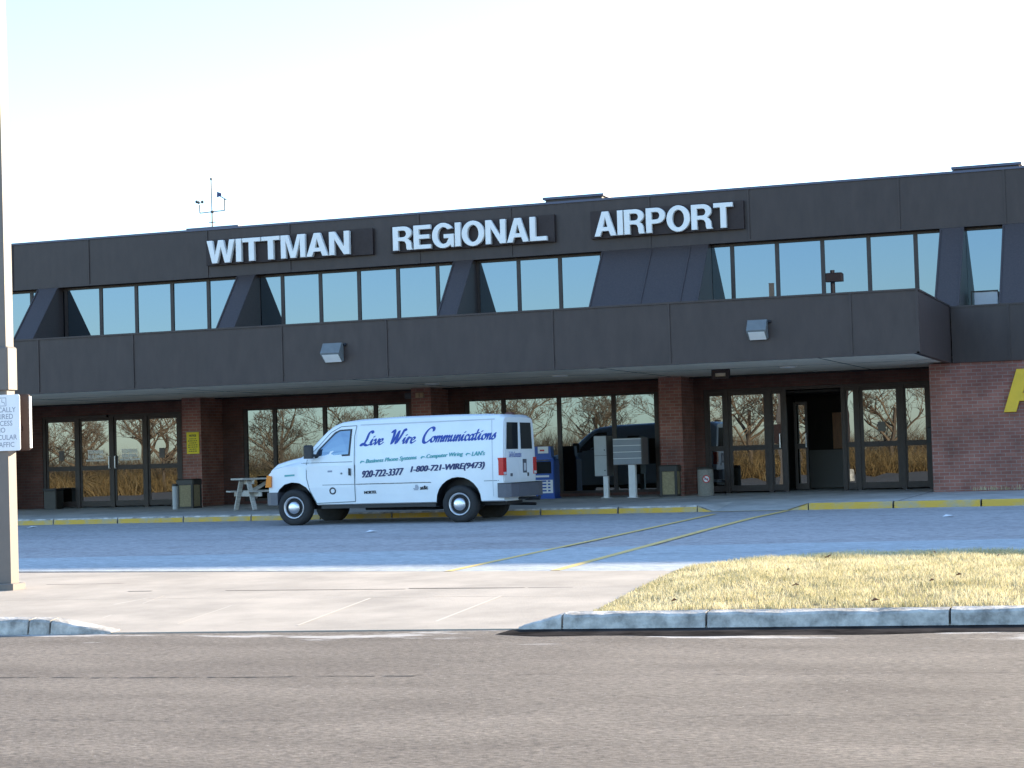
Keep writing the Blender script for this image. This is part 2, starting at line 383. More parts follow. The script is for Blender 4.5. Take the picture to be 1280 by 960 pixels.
# driveway apron: lower ramp + flat upper part
d = MB()
XA = [-70, -30, -16, -8.1, 0, 30]
ymid = lambda X: 20.2 + .02 * (X + 8)
for a, b in zip(XA, XA[1:]):
    d.add([(a, yk(a), .012), (b, yk(b), .012), (b, ymid(b), .135), (a, ymid(a), .135)], [(0, 1, 2, 3)])
    d.add([(a, ymid(a), .135), (b, ymid(b), .135), (b, yfar(b), .2), (a, yfar(a), .2)], [(0, 1, 2, 3)])
    d.add([(a, yk(a), -.1), (b, yk(b), -.1), (b, yk(b), .012), (a, yk(a), .012)], [(0, 1, 2, 3)])
    d.add([(a, yfar(a), .2), (b, yfar(b), .2), (b, yfar(b), 0), (a, yfar(a), 0)], [(0, 1, 2, 3)])
def dz(X, Y):
    if Y < ymid(X): t = (Y - yk(X)) / (ymid(X) - yk(X)); return .012 + t * .123
    t = (Y - ymid(X)) / (yfar(X) - ymid(X)); return .135 + t * .065
def strip(mb, p, q, wd, up=.004):
    p, q = Vector((*p, 0)), Vector((*q, 0)); n = Vector((-(q - p).y, (q - p).x, 0)).normalized() * wd / 2
    K = 6; pts = [p.lerp(q, k / K) for k in range(K + 1)]
    for a, b in zip(pts, pts[1:]):
        mb.add([(*(c).xy, dz(c.x, c.y) + up) for c in (a - n, b - n, b + n, a + n)], [(0, 1, 2, 3)])
d.cur = 1
def onD(x, y):
    Y = 20.0; dd = ray(x, y)
    for _ in range(80):
        X = dd[0] * Y / dd[1]; t = (dz(X, Y) - HC) / dd[2]; Y = .6 * Y + .4 * dd[1] * t
    return dd[0] * Y / dd[1], Y
strip(d, onD(58, 731), onD(180, 729.5), .035)
strip(d, onD(160, 739.5), onD(190, 739), .04)
strip(d, onD(282, 738.5), onD(507, 736.5), .03); strip(d, onD(511, 735.8), onD(656, 735), .04); strip(d, onD(660, 735), onD(775, 733.8), .03)
d.cur = 2
strip(d, onD(66, 770), onD(185, 748), .03); strip(d, onD(372, 782), onD(463, 748), .03); strip(d, onD(545, 777), onD(627, 745), .03)
strip(d, onD(128, 773), onD(205, 745), .012); strip(d, onD(222, 780), onD(320, 747), .012)
strip(d, onD(-30, 750), onD(740, 744.5), .016); strip(d, onD(180, 729.5), onD(345, 728.5), .012)
struct(d.build('driveway', [M['concrete'], M['joint'], M['joint_pale']]))
# far road: pale strip beside the apron, then the main lane
def rz(Y): return .2 + (Y - 23.0) * (.245 / 14.2)
q = MB()
for a, b in zip(XA, XA[1:]):
    q.add([(a, yfar(a) - .05, rz(yfar(a)) - .006), (b, yfar(b) - .05, rz(yfar(b)) - .006), (b, 37.2, .445), (a, 37.2, .445)], [(0, 1, 2, 3)])
q.cur = 1
e0, e1 = pG(26, 698.3), pG(1280, 673.7)
yb = lambda X: e0[1] + (e1[1] - e0[1]) * (X - e0[0]) / (e1[0] - e0[0])
for a, b in zip([-70, -20, -8, 0, 30], [-20, -8, 0, 30]):
    q.add([(a, yfar(a), rz(yfar(a)) + .004), (b, yfar(b), rz(yfar(b)) + .004), (b, yb(b), rz(yb(b)) + .004), (a, yb(a), rz(yb(a)) + .004)], [(0, 1, 2, 3)])
struct(q.build('road', [M['road'], M['road_pale']]))
# yellow crossing lines
ln = MB()
def rline(pts, wd):
    P = [Vector((*pG(*p), 0)) for p in pts]
    for a, b in zip(P, P[1:]):
        n = Vector((-(b - a).y, (b - a).x, 0)).normalized() * wd / 2
        ln.add([(c.x, c.y, rz(c.y) + .009) for c in (a - n, b - n, b + n, a + n)], [(0, 1, 2, 3)])
rline([(560, 715), (640, 697.5), (760, 672), (840, 654.5), (893, 643)], .11)
rline([(694, 714), (790, 688), (880, 663.5), (940, 648), (985, 638.5)], .13)
ln2 = [pG(893, 642.5), pG(985, 638.5)]
struct(ln.build('road_marking', M['line']))

# terminal pavement with its kerb, kerb cut at the crossing
KL, KR = pY(872, 641, 37.2)[0], pY(1010, 638, 37.2)[0]
KLe, KRe = pY(893, 641, 37.2)[0], pY(984, 639, 37.2)[0]
pv = MB()
for (a, b) in ((-70, KL), (KR, 30)):
    pv.add([(a, 37.38, .576), (b, 37.38, .576), (b, 48.5, .69), (a, 48.5, .69)], [(0, 1, 2, 3)])
xs_ = [KL, KLe, KRe, KR]; hz = [.576, .452, .452, .576]
for i in range(3):
    a, b = xs_[i], xs_[i + 1]
    pv.add([(a, 37.2, hz[i]), (b, 37.2, hz[i + 1]), (b, 38.9, .592), (a, 38.9, .592)], [(0, 1, 2, 3)])
    pv.add([(a, 38.9, .592), (b, 38.9, .592), (b, 48.5, .69), (a, 48.5, .69)], [(0, 1, 2, 3)])
pv.cur = 1
for X in [x * 3.05 - 36 for x in range(14)]:
    if not (KL - .1 < X < KR + .1): pv.add([(X, 37.4, .58), (X + .02, 37.4, .58), (X + .02, 44.4, .652), (X, 44.4, .652)], [(0, 1, 2, 3)])
pv.add([(-40, 40.2, .609), (20, 40.2, .609), (20, 40.23, .6093), (-40, 40.23, .6093)], [(0, 1, 2, 3)])
struct(pv.build('pavement', [M['pavement'], M['joint']]))
kb = MB()
def kerb_seg(a, b, za=.575, zb=.575):
    y0, y1, zl = 37.2, 37.38, .43
    # rounded nose profile; painted on face and nose
    kb.cur = 1
    kb.add([(a, y0, zl), (b, y0, zl), (b, y0 + .012, zb - .03), (a, y0 + .012, za - .03)], [(0, 1, 2, 3)])
    kb.cur = 1 if a > KR - .6 else 0
    kb.add([(a, y0 + .012, za - .03), (b, y0 + .012, zb - .03), (b, y0 + .045, zb), (a, y0 + .045, za)], [(0, 1, 2, 3)])
    kb.cur = 0
    kb.add([(a, y0 + .045, za), (b, y0 + .045, zb), (b, y1, zb + .002), (a, y1, za + .002)], [(0, 1, 2, 3)])
    kb.add([(a, y0, zl), (a, y0 + .012, za - .03), (a, y0 + .045, za), (a, y1, za), (a, y1, zl)], [(0, 1, 2, 3, 4)])
    kb.add([(b, y0, zl), (b, y0 + .012, zb - .03), (b, y0 + .045, zb), (b, y1, zb), (b, y1, zl)], [(4, 3, 2, 1, 0)])
X = KL
while X > -60: kerb_seg(X - 1.62, X - .018); X -= 1.64
X = KR
while X < 20: kerb_seg(X + .018, X + 1.62); X += 1.64
kerb_seg(KL + .005, KLe, .575, .455); kerb_seg(KRe, KR - .005, .455, .575)
struct(kb.build('kerb', [M['kerb'], M['kerb_yellow']]))
q = MB(); a, b = ln2
q.add([(KLe - .05, 37.08, rz(37.08) + .008), (KRe + .05, 37.08, rz(37.08) + .008), (KRe + .05, 37.17, rz(37.17) + .008), (KLe - .05, 37.17, rz(37.17) + .008)], [(0, 1, 2, 3)])
struct(q.build('crossing_line', M['line']))

# near kerbs
def near_kerb(segs):
    k = MB(); rr = random.Random(3)
    for (a, b, ha, hb) in segs:
        N = max(2, int(abs(b - a) / .12))
        for i in range(N):
            x0, x1 = a + (b - a) * i / N, a + (b - a) * (i + 1) / N
            if i == N - 1: x1 -= .012
            pr = []
            for x in (x0, x1):
                t = (x - a) / (b - a); h = ha + (hb - ha) * t; y = yk(x); jt = .006 * math.sin(x * 7.3) + .004 * math.sin(x * 23)
                pr.append([(x, y - .02, -.03), (x, y + .005, h * .8 + jt), (x, y + .03, h * .97 + jt), (x, y + .17, h + .012), (x, y + .17, -.03)])
            for j in range(4): k.add([pr[0][j], pr[1][j], pr[1][j + 1], pr[0][j + 1]], [(0, 1, 2, 3)])
            if i == 0: k.add(pr[0], [(0, 1, 2, 3, 4)])
            if i == N - 1: k.add(pr[1], [(4, 3, 2, 1, 0)])
    return k
kx = lambda x, y: onD(x, y)[0]
xe = -5.62
struct(near_kerb([(-6.05, -5.63, .02, .135), (-5.62, -4.3, .14, .14), (-4.29, -2.15, .14, .14), (-2.14, .2, .145, .145), (.21, 2.5, .145, .145), (2.51, 4.9, .145, .145), (4.91, 9, .145, .145)]).build('island_kerb', M['kerb']))
struct(near_kerb([(-16, -13.5, .15, .15), (-13.49, -11.45, .15, .15), (-11.44, -10.98, .15, .145), (-10.97, -10.75, .145, .14), (-10.74, -10.1, .14, .015)]).build('driveway_kerb', M['kerb']))
# damp gutter at the island kerb, its colour and width carrying the kerb's shadow
M['wet_shade'] = mat('wet_shaded_asphalt', (.034, .030, .028), .9, .5, 2.5, .15, 30, spec=.0)
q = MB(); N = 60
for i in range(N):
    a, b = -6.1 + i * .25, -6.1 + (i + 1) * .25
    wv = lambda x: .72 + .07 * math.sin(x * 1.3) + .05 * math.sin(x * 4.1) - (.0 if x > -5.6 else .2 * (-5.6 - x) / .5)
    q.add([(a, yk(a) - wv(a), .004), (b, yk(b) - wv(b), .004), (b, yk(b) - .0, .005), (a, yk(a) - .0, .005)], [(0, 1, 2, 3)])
struct(q.build('wet_gutter_shade', M['wet_shade']))

# grass island
def xl(Y):
    base = -5.62 - .065 * (Y - 17.0)
    if Y > 22.2: base += (Y - 22.2) ** 2 * .16
    return base
def isl_h(X, Y):
    e = min(1, max(0, (X - xl(Y)) / 1.3)); e2 = min(1, max(0, (25.2 - Y) / .8)); s_ = e * e * (3 - 2 * e)
    k = max(0, min(1, (Y - yk(X) - .17) / 3))
    return dz(X, min(Y, 23)) * (1 - s_) + (.14 + .10 * k) * s_ * (.6 + .4 * e2) + (1 - e2) * s_ * .08 + .006
q = MB(); ny, nx = 28, 60
grid = []
for j in range(ny + 1):
    row = []
    for i in range(nx + 1):
        Yb = j / ny
        X = xl(17 + 8 * Yb) + (15 - 0) * (i / nx) ** 1.4
        Y = yk(X) + .16 + (25.1 - yk(X) - .16) * Yb
        X = xl(Y) + 15 * (i / nx) ** 1.4
        row.append((X, Y, isl_h(X, Y)))
    grid.append(row)
vv = [p for r in grid for p in r]; W_ = nx + 1
q.sm = True
q.add(vv, [(j * W_ + i, j * W_ + i + 1, (j + 1) * W_ + i + 1, (j + 1) * W_ + i) for j in range(ny) for i in range(nx)])
struct(q.build('island_soil', M['soil']))
def blades(name, mt, pts, hmin, hmax, wd, lean, label, cat):
    v, f, tn = [], [], []
    rr = random.Random(11)
    for (x, y, z, hs) in pts:
        h = rr.uniform(hmin, hmax) * hs; a = rr.uniform(0, 6.283); L = rr.uniform(.1, lean) * h; b = rr.uniform(0, 6.283)
        ca, sa = math.cos(a) * wd * .5, math.sin(a) * wd * .5
        o = len(v); mx_, my_ = x + math.cos(b) * L * .35, y + math.sin(b) * L * .35
        v += [(x - ca, y - sa, z - .01), (x + ca, y + sa, z - .01), (mx_ + ca * .7, my_ + sa * .7, z + h * .6), (mx_ - ca * .7, my_ - sa * .7, z + h * .6), (x + math.cos(b) * L, y + math.sin(b) * L, z + h)]
        f += [(o, o + 1, o + 2, o + 3), (o + 3, o + 2, o + 4)]
        t = rr.betavariate(3, 2); tn += [t] * 5
    me = bpy.data.meshes.new(name); me.from_pydata(v, [], f); me.materials.append(mt)
    at = me.attributes.new('tone', 'FLOAT', 'POINT'); at.data.foreach_set('value', tn)
    o = bpy.data.objects.new(name, me); COL.objects.link(o)
    return tag(o, label, cat, kind='stuff')
pts = []
rr = random.Random(5)
from mathutils import noise as mn
while len(pts) < 105000:
    Y = rr.uniform(16.9, 25.2); X = rr.uniform(-6.4, 4.5)
    if Y < yk(X) + .17 or X < xl(Y) + rr.random() ** 3 * .12: continue
    c = mn.noise((X * 1.7, Y * 1.7, 0)) + .5 * mn.noise((X * 5, Y * 5, 3))
    if rr.random() > .75 + .45 * c: continue
    e = min(1, (X - xl(Y)) / .5 + .5)
    pts.append((X, Y, isl_h(X, Y), (.65 + .5 * max(0, c + .3)) * e))
blades('grass', M['grass'], pts, .028, .085, .007, 1.1, 'short straw coloured winter grass on the island behind the near kerb', 'grass')
pts = []
for _ in range(900):
    X = rr.uniform(-4.6, 6); pts.append((X, 41.98 - rr.random() ** 2 * .25, .655, .4 + .6 * abs(mn.noise((X * 1.3, 0, 0)))))
blades('weeds', M['grass'], pts, .06, .22, .014, .8, 'thin dry weeds growing along the foot of the red brick wall', 'weeds')
# fallen leaves on island
lf = MB(); rr = random.Random(21)
for _ in range(26):
    Y = rr.uniform(17.5, 24); X = rr.uniform(xl(Y) + .3, 1.5); z = isl_h(X, Y) + rr.uniform(.05, .08); a = rr.uniform(0, 6.28); s_ = rr.uniform(.02, .05)
    c_, n_ = math.cos(a) * s_, math.sin(a) * s_
    lf.add([(X - c_, Y - n_, z), (X + n_ * .6, Y - c_ * .6, z + .02), (X + c_, Y + n_, z + .012), (X - n_ * .6, Y + c_ * .6, z + .03)], [(0, 1, 2, 3)])
M['leaf'] = mat('dead_leaf', (.16, .06, .025), .8, .3, 20)
tag(lf.build('fallen_leaves', M['leaf']), 'brown dead leaves scattered over the straw coloured grass', 'leaves', kind='stuff')

# =================================================================== TERMINAL
YC, YR_, YW, YG, YF = 37.0, 42.0, 44.5, 44.0, 43.75
ZT, ZB = 4.57, 3.37                      # canopy fascia
ZR, ZH = 7.72, 6.46                      # roof line, head of the upper windows
XL, XE, XR = -36.0, -4.93, 32.0
T = thing('airport_terminal', 'long two storey dark bronze airport terminal with mirrored windows and brick ground floor', 'building', (-14, 44, .66))
def part(mb, name, mt, parent=T, label=None):
    o = mb.build(name, mt, parent)
    if label: o['label'] = label
    return o
# roof fascia with panel seams
q = MB(); q.box(XL, XR, YF, 60, ZH, ZR - .05); q.cur = 1; q.box(XL - .02, XR + .02, YF - .03, 60.02, ZR - .05, ZR)
q.cur = 0
seamX = [-33.0, -29.5, -27.17, -23.68, -21.35, -17.84, -15.44, -11.98, -9.61, -6.17, -3.85, -.35, 2.0, 5.45, 7.8, 11.3, 13.7, 17.1, 19.5, 23, 25.4, 28.8]
for X in seamX: q.box(X - .02, X + .025, YF - .022, YF, ZH + .002, ZR - .052)
q.box(XL, XR, YF - .012, YF - .001, ZH, ZH + .05)
part(q, 'roof_fascia', [M['metal'], M['cap']])
# body behind
q = MB(); q.box(XL + .05, XR - .05, YG + .12, 59.9, ZB, ZH - .002); part(q, 'upper_wall', M['dark'])
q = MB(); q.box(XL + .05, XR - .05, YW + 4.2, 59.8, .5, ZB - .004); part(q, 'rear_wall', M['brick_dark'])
for (x0, y0, x1, y1, yb_) in ((232, 288, 301, 279, 46.5), (677, 248, 757, 241, 46.5), (1187, 209, 1279, 202.5, 46.5)):
    a = pY(x0 + 2, y0 - 1, yb_); b = pY(x1 - 2, y1 + 1, yb_); zt = .5 * (a[1] + b[1])
    q = MB(); q.box(a[0] + .06, b[0] - .06, yb_, yb_ + 2.4, ZR - .2, zt - .06); q.cur = 1; q.box(a[0], b[0], yb_ - .06, yb_ + 2.5, zt - .06, zt)
    part(q, 'roof_monitor', [M['metal'], M['cap']])
# canopy: fascia, soffit, roof
q = MB(); q.box(XL, XE, YC, YC + .12, ZB, ZT); q.box(XE - .12, XE, YC + .122, YR_ + .1, ZB, ZT)
q.box(XL - .002, XE + .02, YC - .025, YC + .14, ZT, ZT + .035); q.box(XE - .14, XE + .018, YC + .141, YR_, ZT + .001, ZT + .034)
for X in [-33.97, -31.5, -27.9, -24.32, -21.91, -18.30, -15.88, -12.23, -9.80, -6.21]:
    q.box(X - .018, X + .022, YC - .02, YC, ZB + .002, ZT - .001)
    for zz in (ZB + .16, ZT - .2): q.box(X + .03, X + .05, YC - .02, YC, zz, zz + .02)
q.box(XE - .05, XE + .012, YC - .014, YC, ZB, ZT); q.box(XL, XE, YC - .014, YC, ZB, ZB + .035)
part(q, 'canopy_fascia', M['metal'])
q = MB(); q.box(XL + .01, XE - .121, YC + .121, YW + .1, ZB + .03, ZB + .2)
q.cur = 1
for X in [-31.5, -26.5, -21.6, -17.0, -11.5, -7.0]: q.box(X, X + .03, YC + .3, YW - .3, ZB + .026, ZB + .03)
q.box(XL + .2, XE - .2, 40.6, 40.62, ZB + .027, ZB + .03)
part(q, 'soffit', [M['soffit'], M['joint']])
q = MB(); q.box(XL + .01, XE - .122, YC + .122, YG + .1, ZT - .3, ZT - .2); q.box(XE - .1, XR - .2, YR_ + .3, YG + .1, ZT - .3, ZT - .2); part(q, 'canopy_roof', M['cap'])
for (x, y) in ((206, 513 - 8), (110, 507), (540, 480), (905, 470), (985, 459), (700, 470)):
    dd = ray(x, y); t = (ZB + .02 - HC) / dd[2]; cx_, cy_ = dd[0] * t, dd[1] * t
    if YC + .5 < cy_ < YW - .4:
        q = MB(); q.lathe([(.17, .012), (.17, -.012), (.13, -.014), (.12, .01)], (cx_, cy_, ZB + .022), n=16); part(q, 'downlight', M['letter'])
# right hand fascia over the brick wall
q = MB(); q.box(XE + .021, XR, YR_, YR_ + .15, ZB, ZT - .02); q.box(XE + .02, XR, YR_ - .02, YR_ + .17, ZT - .02, ZT + .015)
for X in (-3.72, -.1, 2.4, 6): q.box(X - .018, X + .022, YR_ - .02, YR_, ZB, ZT - .022)
part(q, 'fascia', M['metal'])
q = MB(); q.box(-5.42, XR, YR_ + .06, YR_ + .4, .45, ZB - .003); q.box(-5.42, -5.1, YR_ + .4, YW + .3, .45, ZB - .003); part(q, 'brick_wall', M['brick'])
# upper glazing
GM = [-26.97 + 1.0556 * k for k in range(-8, 56)]
ZS = 4.25
q = MB(); q.box(XL + .06, XR - .06, YG + .055, YG + .11, ZS - .3, ZH - .003); part(q, 'window_backing', M['dark'])
for a, b in zip(GM, GM[1:]):
    if b > XR: break
    q = MB(); q.box(a + .05, b - .05, YG, YG + .03, ZS, ZH - .07)
    t1, t2 = rnd.uniform(-.006, .006), rnd.uniform(-.0035, .0035); xm, zm_ = (a + b) / 2, (ZS + ZH) / 2
    q.v = [(p[0], p[1] + (p[2] - zm_) * t1 + (p[0] - xm) * t2, p[2]) for p in q.v]; part(q, 'window', M['glass_up'])
for a in GM:
    if a < XR: q = MB(); q.box(a - .046, a + .046, YG - .025, YG + .05, ZS, ZH - .002); part(q, 'mullion', M['frame'])
q = MB(); q.box(XL + .1, XR - .1, YG - .022, YG + .052, ZH - .065, ZH - .003); part(q, 'window_head', M['frame'])
q = MB(); q.box(XL + .1, XR - .1, YG - .03, YG + .052, ZS - .3, ZS - .002); part(q, 'window_sill', M['frame'])
# sloped hoods between the window groups
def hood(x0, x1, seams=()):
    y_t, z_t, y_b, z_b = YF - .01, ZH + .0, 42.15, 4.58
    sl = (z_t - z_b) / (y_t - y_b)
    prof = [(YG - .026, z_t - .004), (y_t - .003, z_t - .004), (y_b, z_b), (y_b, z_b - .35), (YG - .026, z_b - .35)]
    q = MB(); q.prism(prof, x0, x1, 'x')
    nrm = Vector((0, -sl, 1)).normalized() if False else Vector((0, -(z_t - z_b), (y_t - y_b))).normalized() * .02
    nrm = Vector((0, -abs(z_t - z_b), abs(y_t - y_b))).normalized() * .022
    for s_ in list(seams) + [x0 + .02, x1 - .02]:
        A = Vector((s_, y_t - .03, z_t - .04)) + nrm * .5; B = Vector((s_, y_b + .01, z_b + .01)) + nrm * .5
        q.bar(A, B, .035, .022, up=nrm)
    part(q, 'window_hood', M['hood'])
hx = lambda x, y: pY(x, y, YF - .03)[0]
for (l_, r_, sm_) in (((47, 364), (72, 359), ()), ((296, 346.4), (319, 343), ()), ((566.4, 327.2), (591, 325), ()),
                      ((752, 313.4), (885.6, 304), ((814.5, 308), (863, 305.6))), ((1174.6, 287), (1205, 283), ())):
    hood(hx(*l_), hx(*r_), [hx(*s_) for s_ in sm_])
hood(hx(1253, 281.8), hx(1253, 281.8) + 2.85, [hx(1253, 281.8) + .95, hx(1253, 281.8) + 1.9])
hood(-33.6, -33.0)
# brick pillars carrying the canopy
YP = 43.35
for (a, b) in ((228, 251.3), (515.2, 539.6), (824.9, 853.2)):
    X0, X1 = pY(a, 540, YP)[0], pY(b, 540, YP)[0]
    q = MB(); q.box(X0, X1, YP, YW + .05, .5, ZB + .028); part(q, 'pillar', M['brick'])
q = MB(); q.box(-30.6, -30.0, YP, YW + .05, .5, ZB + .028); part(q, 'pillar', M['brick'])
# storefront: dark brick band above, jambs, sills
wx = lambda x: pY(x, 560, YW)[0]
pieces = [(XL, wx(53)), (wx(227), wx(304.5)), (wx(513), wx(582)), (wx(824), wx(881.5)), (wx(1167.5), -5.1)]
q = MB()
for a, b in pieces: q.box(a, b, YW, YW + .3, .5, ZB + .029)
cuts = [wx(53), wx(227), wx(304.5), wx(513), wx(582), wx(824), wx(881.5), wx(1167.5)]
for i in range(0, 8, 2): q.box(cuts[i] + .001, cuts[i + 1] - .001, YW + .001, YW + .3, 3.10, ZB + .028)
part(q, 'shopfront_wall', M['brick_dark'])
FZ = .685
def pane_row(xs_, z0, z1, mt, name='window', skip=()):
    for i, (a, b) in enumerate(zip(xs_, xs_[1:])):
        if i in skip: continue
        q = MB(); q.box(a + .048, b - .048, YW + .06, YW + .085, z0, z1); part(q, name, mt)
def posts(xs_, z0, z1):
    for x in xs_: q = MB(); q.box(x - .05, x + .05, YW + .02, YW + .13, z0, z1); part(q, 'mullion', M['frame'])
def rail(a, b, z, h=.08, name='window_rail'):
    q = MB(); q.box(a + .051, b - .051, YW + .03, YW + .12, z - h / 2, z + h / 2); part(q, name, M['frame'])
for xs_, z0 in (([wx(304.5) + .05, wx(343.2), wx(406), wx(470), wx(513) - .05], .73), ([wx(582) + .05, wx(630), wx(699.5), wx(768), wx(824) - .05], .73)):
    pane_row(xs_, z0 + .06, 3.05, M['glass_lo']); posts(xs_, z0, 3.098)
    for a, b in zip(xs_, xs_[1:]): rail(a, b, z0 + .03, .06, 'window_sill'); rail(a, b, 3.074, .045, 'window_head')
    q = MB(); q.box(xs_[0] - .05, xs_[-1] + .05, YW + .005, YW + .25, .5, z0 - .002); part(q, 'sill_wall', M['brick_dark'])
# left entrance: four glazed leaves
def leaf(a, b, z1, mt, handle=None, wide=.058, zmid=1.70, name='door', y=None):
    y = YW + .05 if y is None else y
    q = MB(); q.box(a, a + wide, y, y + .05, FZ, z1); q.box(b - wide, b, y, y + .05, FZ, z1)
    q.box(a + wide, b - wide, y, y + .05, FZ, FZ + .14); q.box(a + wide, b - wide, y, y + .05, z1 - .08, z1); q.box(a + wide, b - wide, y, y + .05, zmid - .06, zmid + .06)
    dr = part(q, name, M['frame'])
    for (z_a, z_b) in ((FZ + .14, zmid - .06), (zmid + .06, z1 - .08)):
        q = MB(); q.box(a + wide, b - wide, y + .015, y + .035, z_a, z_b); part(q, 'pane', mt, dr)
    if handle is not None:
        q = MB(); q.tube([(handle, y, zmid - .02), (handle, y - .06, zmid - .02), (handle, y - .06, zmid + .3), (handle, y, zmid + .3)], .014, 6); part(q, 'handle', M['chrome'], dr)
    return dr
LX = [wx(54.5), wx(96.5), wx(139.5), wx(181.5), wx(224.5)]
posts(LX, FZ - .1, 3.098)
for i in range(4): leaf(LX[i] + .051, LX[i + 1] - .051, 3.02, M['glass_door'], None if i in (0, 3) else (LX[2] - .09 if i == 1 else LX[2] + .09))
q = MB(); q.box(LX[0] - .05, LX[-1] + .05, YW + .022, YW + .128, 3.022, 3.097); q.box(LX[1] + .1, LX[2] - .1, YW - .06, YW + .02, 3.03, 3.09); part(q, 'door_header', M['frame'])
# lettering on the two middle leaves
for i in (1, 2):
    xc = .5 * (LX[i] + LX[i + 1])
    for t, z_, s_, wd in (('TERMINAL', 2.07, .13, .50), ('BUILDING', 1.95, .12, .46), ('WITTMAN REGIONAL', 1.875, .06, .60)):
        v, f = text_mesh(t, s_, 0); v = fit(v, wd, s_ * .8); q = MB()
        for k in range(3): q.add([(xc - wd / 2 + p[0] + (k - 1) * .007, YW + .061 - k * .0005, z_ + p[1] + (k - 1) * .003) for p in v], f)
        part(q, 'door_lettering', M['letter'])
for (x, y) in ((75.5, 570), (201, 566)):       # faint wheelchair stickers
    X, Z = pY(x, y, YW); q = MB(); q.box(X - .08, X + .08, YW + .058, YW + .063, Z - .13, Z + .13); part(q, 'door_sticker', mat('sticker_grey', (.13, .11, .10), .6))
# right entrance
RX = [wx(881.5) + .04, wx(908.5), wx(962.5), wx(981.5), wx(1055.5), wx(1073), wx(1129), wx(1163)]
posts(RX, FZ - .1, 3.098)
for i in (0, 1, 2, 4, 5, 6):
    leaf(RX[i] + .051, RX[i + 1] - .051, 3.02, M['glass_door'], RX[3] - .12 if i == 2 else None, .04 if i in (0, 2, 4, 6) else .08)
q = MB(); q.box(RX[0] - .03, RX[-1] + .05, YW + .022, YW + .128, 3.022, 3.097); part(q, 'door_header', M['frame'])
X, Z = pY(1101.5, 533, YW); q = MB(); q.box(X - .09, X + .09, YW + .058, YW + .063, Z - .11, Z + .11); part(q, 'door_sticker', mat('sticker_pale', (.16, .14, .12), .6))
# vestibule behind the open leaf
v0, v1 = RX[3] + .055, RX[4] - .055
q = MB(); q.box(v0 - .3, v1 + .5, YW + 2.6, YW + 2.7, FZ, 3.1); q.box(v0 - .32, v0 - .3, YW + .3, YW + 2.6, FZ, 3.1); q.box(v1 + .5, v1 + .52, YW + .3, YW + 2.6, FZ, 3.1); q.box(v0 - .3, v1 + .5, YW + .3, YW + 2.6, 2.95, 3.0)
part(q, 'vestibule_wall', M['dark'])
q = MB(); q.box(v0 + .62, v1 + .45, YW + 2.5, YW + 2.59, 1.62, 2.5); part(q, 'wood_panel', M['wood'])
q = MB(); q.box(v0 + .1, v1 + .4, YW + 2.1, YW + 2.55, FZ, 1.6); part(q, 'counter', mat('counter', (.12, .115, .11), .6))
leaf(v0 + .02, v0 + .34, 2.75, M['glass_door'], v0 + .3, .06, y=YW + .75, name='inner_door')
X, Z = pY(1162.5, 543, YW - .05); q = MB(); q.cbox(X - .07, X + .06, YW - .12, YW + .019, Z - .19, Z + .17, .015); part(q, 'card_reader', M['black'])

# ------------------------------------------------------------------ signs on the building
def arc(cx_, cy_, rx, ry, a0, a1, n=14): return [(cx_ + rx * math.cos(R_(a0 + (a1 - a0) * i / n)), cy_ + ry * math.sin(R_(a0 + (a1 - a0) * i / n))) for i in range(n + 1)]
St = .2
GL = {
 'I': (.2, [[(0, 0), (.2, 0), (.2, 1), (0, 1)]]),
 'T': (.66, [[(.23, 0), (.43, 0), (.43, .82), (.66, .82), (.66, 1), (0, 1), (0, .82), (.23, .82)]]),
 'L': (.6, [[(0, 0), (.6, 0), (.6, .18), (.2, .18), (.2, 1), (0, 1)]]),
 'E': (.64, [[(0, 0), (.64, 0), (.64, .18), (.2, .18), (.2, .42), (.58, .42), (.58, .6), (.2, .6), (.2, .82), (.63, .82), (.63, 1), (0, 1)]]),
 'N': (.72, [[(0, 0), (.19, 0), (.19, .66), (.52, 0), (.72, 0), (.72, 1), (.53, 1), (.53, .34), (.2, 1), (0, 1)]]),
 'M': (.88, [[(0, 0), (.18, 0), (.18, .76), (.35, 0), (.53, 0), (.70, .76), (.70, 0), (.88, 0), (.88, 1), (.61, 1), (.44, .28), (.27, 1), (0, 1)]]),
 'A': (.78, [[(0, 0), (.2, 0), (.265, .2), (.515, .2), (.58, 0), (.78, 0), (.5, 1), (.28, 1)], [(.31, .37), (.39, .74), (.47, .37)]]),
 'W': (1.04, [[(.19, 0), (.38, 0), (.52, .68), (.66, 0), (.85, 0), (1.04, 1), (.84, 1), (.745, .34), (.61, 1), (.43, 1), (.295, .34), (.2, 1), (0, 1)]]),
 'P': (.68, [[(0, 0), (.2, 0), (.2, .36), (.36, .36)] + arc(.38, .68, .3, .32, -90, 90) + [(.36, 1), (0, 1)], [(.2, .53), (.2, .83), (.34, .83)] + arc(.36, .68, .12, .15, 90, -90, 8)]),
 'R': (.73, [[(0, 0), (.2, 0), (.2, .39), (.34, .39), (.44, .36), (.49, .26), (.5, .08), (.53, 0), (.73, 0), (.69, .1), (.68, .3), (.62, .42), (.55, .46)] + arc(.40, .72, .3, .28, -50, 90) + [(0, 1)],
            [(.2, .55), (.2, .83), (.36, .83)] + arc(.38, .69, .12, .14, 90, -90, 8)]),
 'O': (.82, [arc(.41, .5, .41, .53, 0, 348, 28), arc(.41, .5, .205, .35, 348, 0, 22)]),
 'G': (.80, [arc(.41, .5, .41, .53, 32, 311, 24) + [(.70, -.005), (.80, -.005), (.80, .55), (.43, .55), (.43, .38), (.61, .38)] + arc(.42, .5, .21, .35, -42, -315, 20)[1:]]),
}
